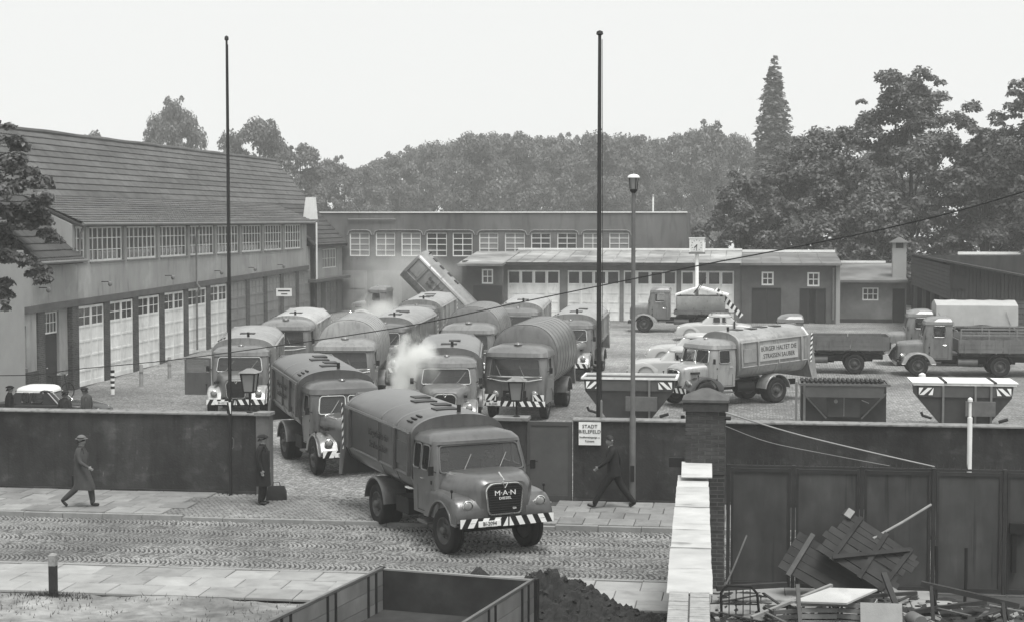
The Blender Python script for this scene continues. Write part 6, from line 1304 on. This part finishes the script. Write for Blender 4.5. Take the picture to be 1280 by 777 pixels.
        b = MB(); b.box(-.012,.012,-.008,.008,0,.1)
        b = MB(); b.beam(ch2 + Vector((.165,.03,.06)), hp + Vector((.18,.03,-.1)), .03, .012, up=(1,0,0)); b.build('coat_front', cl['top'], t)
    elif cl.get('jacket'):
        hp = Vector(J['pelvis'][0])*k; ch2 = Vector(J['chest'][0])*k; n0 = Vector(J['neck0'][0])*k; S_ = []
        for p, rx, ry in ((n0 + Vector((0,0,.01)),.07,.085),(n0 + Vector((0,0,-.05)),.115,.17),(ch2,.15,.20),(Vector(J['waist'][0])*k,.14,.175),(hp,.16,.185),(hp + Vector((0,0,-.16)),.18,.20)):
            S_.append([p + Vector((rx*math.cos(a), ry*math.sin(a)*(1+.03*math.sin(4*a+1)), .01*math.sin(3*a))) for a in np.linspace(0, 2*math.pi, 25)[:-1]])
        b = MB(); b.loft(S_, 0, False); b.build('jacket', cl['top'], t, sharp=70)
    return t
WALK = dict(knL=(.20,.10,.52), anL=(.26,.10,.11), heelL=(.23,.10,.045), toeL=(.43,.11,.05), knR=(-.06,-.10,.50), anR=(-.40,-.10,.20), heelR=(-.47,-.10,.17), toeR=(-.32,-.11,.03), elL=(-.16,.25,1.16), wrL=(-.12,.27,.93), paL=(-.11,.27,.86), elR=(.06,-.26,1.16), wrR=(.27,-.25,1.03), paR=(.335,-.25,1.0))
hatman = person('man in a long grey overcoat and pale hat walking along the left wall', -16.3, 39.35, .12, 2, WALK, dict(top=M_cloth_grey, legs=M_cloth_grey, head='hat', hat=mat('felt_hat', .2, .9, .1, 5), coat=.7, collar=True), 1.76)
br = thing('briefcase', 'dark flat case carried behind the man in the grey overcoat', 'case', (-16.45, 39.63, .55), 8); bx('case_body', M_cloth_black, br, -.19, .19, -.04, .04, 0, .30); b = MB(); b.tube([(-.06,0,.30),(-.05,0,.35),(.05,0,.35),(.06,0,.30)], .012, 6); b.build('handle', M_black, br)
STRIDE = dict(knL=(.24,.09,.53), anL=(.46,.10,.13), heelL=(.45,.10,.05), toeL=(.64,.10,.09), knR=(-.20,-.09,.50), anR=(-.46,-.10,.16), heelR=(-.53,-.10,.13), toeR=(-.37,-.11,.03), elL=(.14,.25,1.17), wrL=(.34,.20,1.02), paL=(.40,.19,.98), elR=(-.12,-.26,1.15), wrR=(-.10,-.26,.92), paR=(-.09,-.25,.85), chest=(.04,0,1.29), waist=(.01,0,1.09), neck0=(.05,0,1.45), neck=(.07,0,1.52), jaw=(.10,0,1.575), head=(.095,0,1.65), top=(.085,0,1.725), nose=(.20,0,1.63))
person('bareheaded man in a dark suit striding left under the notice board', -3.25, 41.0, .12, 180, STRIDE, dict(top=M_cloth_black, legs=M_cloth_black, jacket=True, collar=True), 1.80)
STAND = dict(elL=(.02,.24,1.16), wrL=(.08,.24,.92), paL=(.10,.24,.85))
person('man in black overcoat and cap standing at the end of the left wall', -12.02, 40.5, .09, 0, STAND, dict(top=M_cloth_black, legs=M_cloth_black, head='cap', coat=.2), 1.77)
bag = thing('work_bag', 'dark bag standing beside the man in black at the gate', 'bag', (-11.86, 41.2, .09), 10); b = MB(); b.loft([[(-.26,-.09,0),(.26,-.09,0),(.26,.09,0),(-.26,.09,0)],[(-.25,-.10,.2),(.25,-.10,.2),(.25,.10,.2),(-.25,.10,.2)],[(-.20,-.03,.36),(.20,-.03,.36),(.20,.03,.36),(-.20,.03,.36)]]); b.build('bag_body', M_cloth_dark, bag); b = MB(); b.tube([(-.1,0,.35),(-.07,0,.45),(.07,0,.45),(.1,0,.35)], .012, 6); b.build('handle', M_black, bag)
G_ = 'depot men talking by the car'
person('man in dark coat and cap facing the car from its left end', -24.1, 52.3, 0, 20, {}, dict(top=M_cloth_dark, legs=M_cloth_black, head='cap', jacket=True), 1.76, G_)
person('man in dark coat and cap, back turned, at the middle of the car', -21.8, 51.4, 0, 75, {}, dict(top=M_cloth_dark, legs=M_cloth_black, head='cap', jacket=True), 1.72, G_)
person('man in grey work jacket and cap leaning in at the car bonnet', -21.45, 52.3, 0, 165, dict(neck=(.05,0,1.52), jaw=(.08,0,1.57), head=(.075,0,1.645), top=(.065,0,1.72), nose=(.18,0,1.62)), dict(top=M_cloth_grey, legs=M_cloth_dark, head='cap', jacket=True), 1.76, G_)
person('driver in dark overalls with bare forearms standing by the lorry with the open door', -17.0, 58.6, 0, -10, dict(elR=(.05,-.24,1.15), wrR=(.27,-.15,1.12), paR=(.33,-.10,1.12), elL=(.05,.24,1.15), wrL=(.25,.12,1.10), paL=(.31,.07,1.10)), dict(top=M_cloth_dark, legs=M_cloth_black, head='cap', jacket=True), 1.76)
SIT = dict(pelvis=(0,0,.20), waist=(-.02,0,.34), chest=(0,0,.55), neck0=(0,0,.72), neck=(.01,0,.79), jaw=(.035,0,.845), head=(.03,0,.92), top=(.02,0,.995), nose=(.135,0,.905), hipL=(.05,.1,.17), hipR=(.05,-.1,.17), knL=(.45,.12,.22), knR=(.45,-.12,.22), anL=(.52,.12,-.16), anR=(.52,-.12,-.16), heelL=(.49,.12,-.2), heelR=(.49,-.12,-.2), toeL=(.68,.12,-.2), toeR=(.68,-.12,-.2), earL=(.02,.098,.915), earR=(.02,-.098,.915), shL=(0,.175,.68), shR=(0,-.175,.68), elL=(.10,.23,.46), elR=(.10,-.23,.46), wrL=(.34,.16,.52), wrR=(.34,-.16,.52), paL=(.40,.13,.54), paR=(.40,-.13,.54))
def seated(label, lorry_, lx, ly, lz, cl):
    a = lorry_.rotation_euler[2]; c, s = math.cos(a), math.sin(a); L = lorry_.location
    return person(label, L.x + lx*c - ly*s, L.y + lx*s + ly*c, L.z + lz, math.degrees(a), SIT, cl, 1.74)
seated('crewman seen at the side window of the leaving grey lorry', lead, -.98, -.62, 1.12, dict(top=M_cloth_dark, legs=M_cloth_dark))
seated('driver at the wheel of the leaving grey lorry', lead, -.98, .5, 1.12, dict(top=M_cloth_grey, legs=M_cloth_dark, head='cap'))
seated('driver with a pale cap in the cab of the canvas covered lorry', tl, -.95, .5, 1.02, dict(top=M_cloth_dark, legs=M_cloth_dark, head='cap', hat=M_white))
# ---------------------------------------------------------------- smoke and the hazy air
def volmat(name, dens, nscale=0, col=.9, soft=False):
    m = bpy.data.materials.new(name); m.use_nodes = True; nt = m.node_tree; nt.nodes.clear(); N = nt.nodes.new; L = nt.links.new
    o = N('ShaderNodeOutputMaterial'); v = N('ShaderNodeVolumePrincipled'); v.inputs['Color'].default_value = grey(col); v.inputs['Density'].default_value = dens; L(v.outputs[0], o.inputs['Volume'])
    if soft:
        tc = N('ShaderNodeTexCoord'); ln = N('ShaderNodeVectorMath'); ln.operation = 'LENGTH'; L(tc.outputs['Object'], ln.inputs[0])
        n = N('ShaderNodeTexNoise'); n.inputs['Scale'].default_value = nscale; n.inputs['Detail'].default_value = 4; L(tc.outputs['Object'], n.inputs['Vector'])
        a = N('ShaderNodeMath'); a.operation = 'MULTIPLY_ADD'; a.inputs[1].default_value = 1.5; a.inputs[2].default_value = .25; L(n.outputs['Fac'], a.inputs[0])
        s = N('ShaderNodeMath'); s.operation = 'SUBTRACT'; L(a.outputs[0], s.inputs[0]); L(ln.outputs['Value'], s.inputs[1])
        mr = N('ShaderNodeMapRange'); mr.inputs[1].default_value = .05; mr.inputs[2].default_value = .6; mr.inputs[3].default_value = 0; mr.inputs[4].default_value = dens; L(s.outputs[0], mr.inputs[0]); L(mr.outputs[0], v.inputs['Density'])
    return m
def smoke(name, label, x, y, z, sx, sy, sz, dens, ns=2.0):
    b = MB(); b.lathe([(math.sin(a)*1.0 + .001, -math.cos(a)) for a in np.linspace(0, math.pi, 13)], 'z', n=24); o = b.build(name, volmat(name + '_air', dens, ns, .95, True), None, (x, y, z)); o.scale = (sx, sy, sz); o['kind'] = 'stuff'; o['label'] = label; return o
smoke('exhaust_smoke', 'white puff of exhaust beside the cab of the bonneted lorry', -11.2, 56.2, 1.85, 1.15, .9, 1.6, 5)
smoke('steam_cloud', 'thin white cloud rising behind the pale drum lorry', -19.6, 88, 1.9, 1.7, 1.6, 1.5, .7)
smoke('steam_haze', 'faint drifting steam in front of the rear hall doors', -21.5, 103.5, 3.6, 4.2, 2.0, 2.6, .20)
b = MB(); b.box(-245, 245, 2, 325, -1.2, 27); hz = b.build('haze', volmat('haze_air', .0007, col=.99), sharp=None); hz['kind'] = 'stuff'
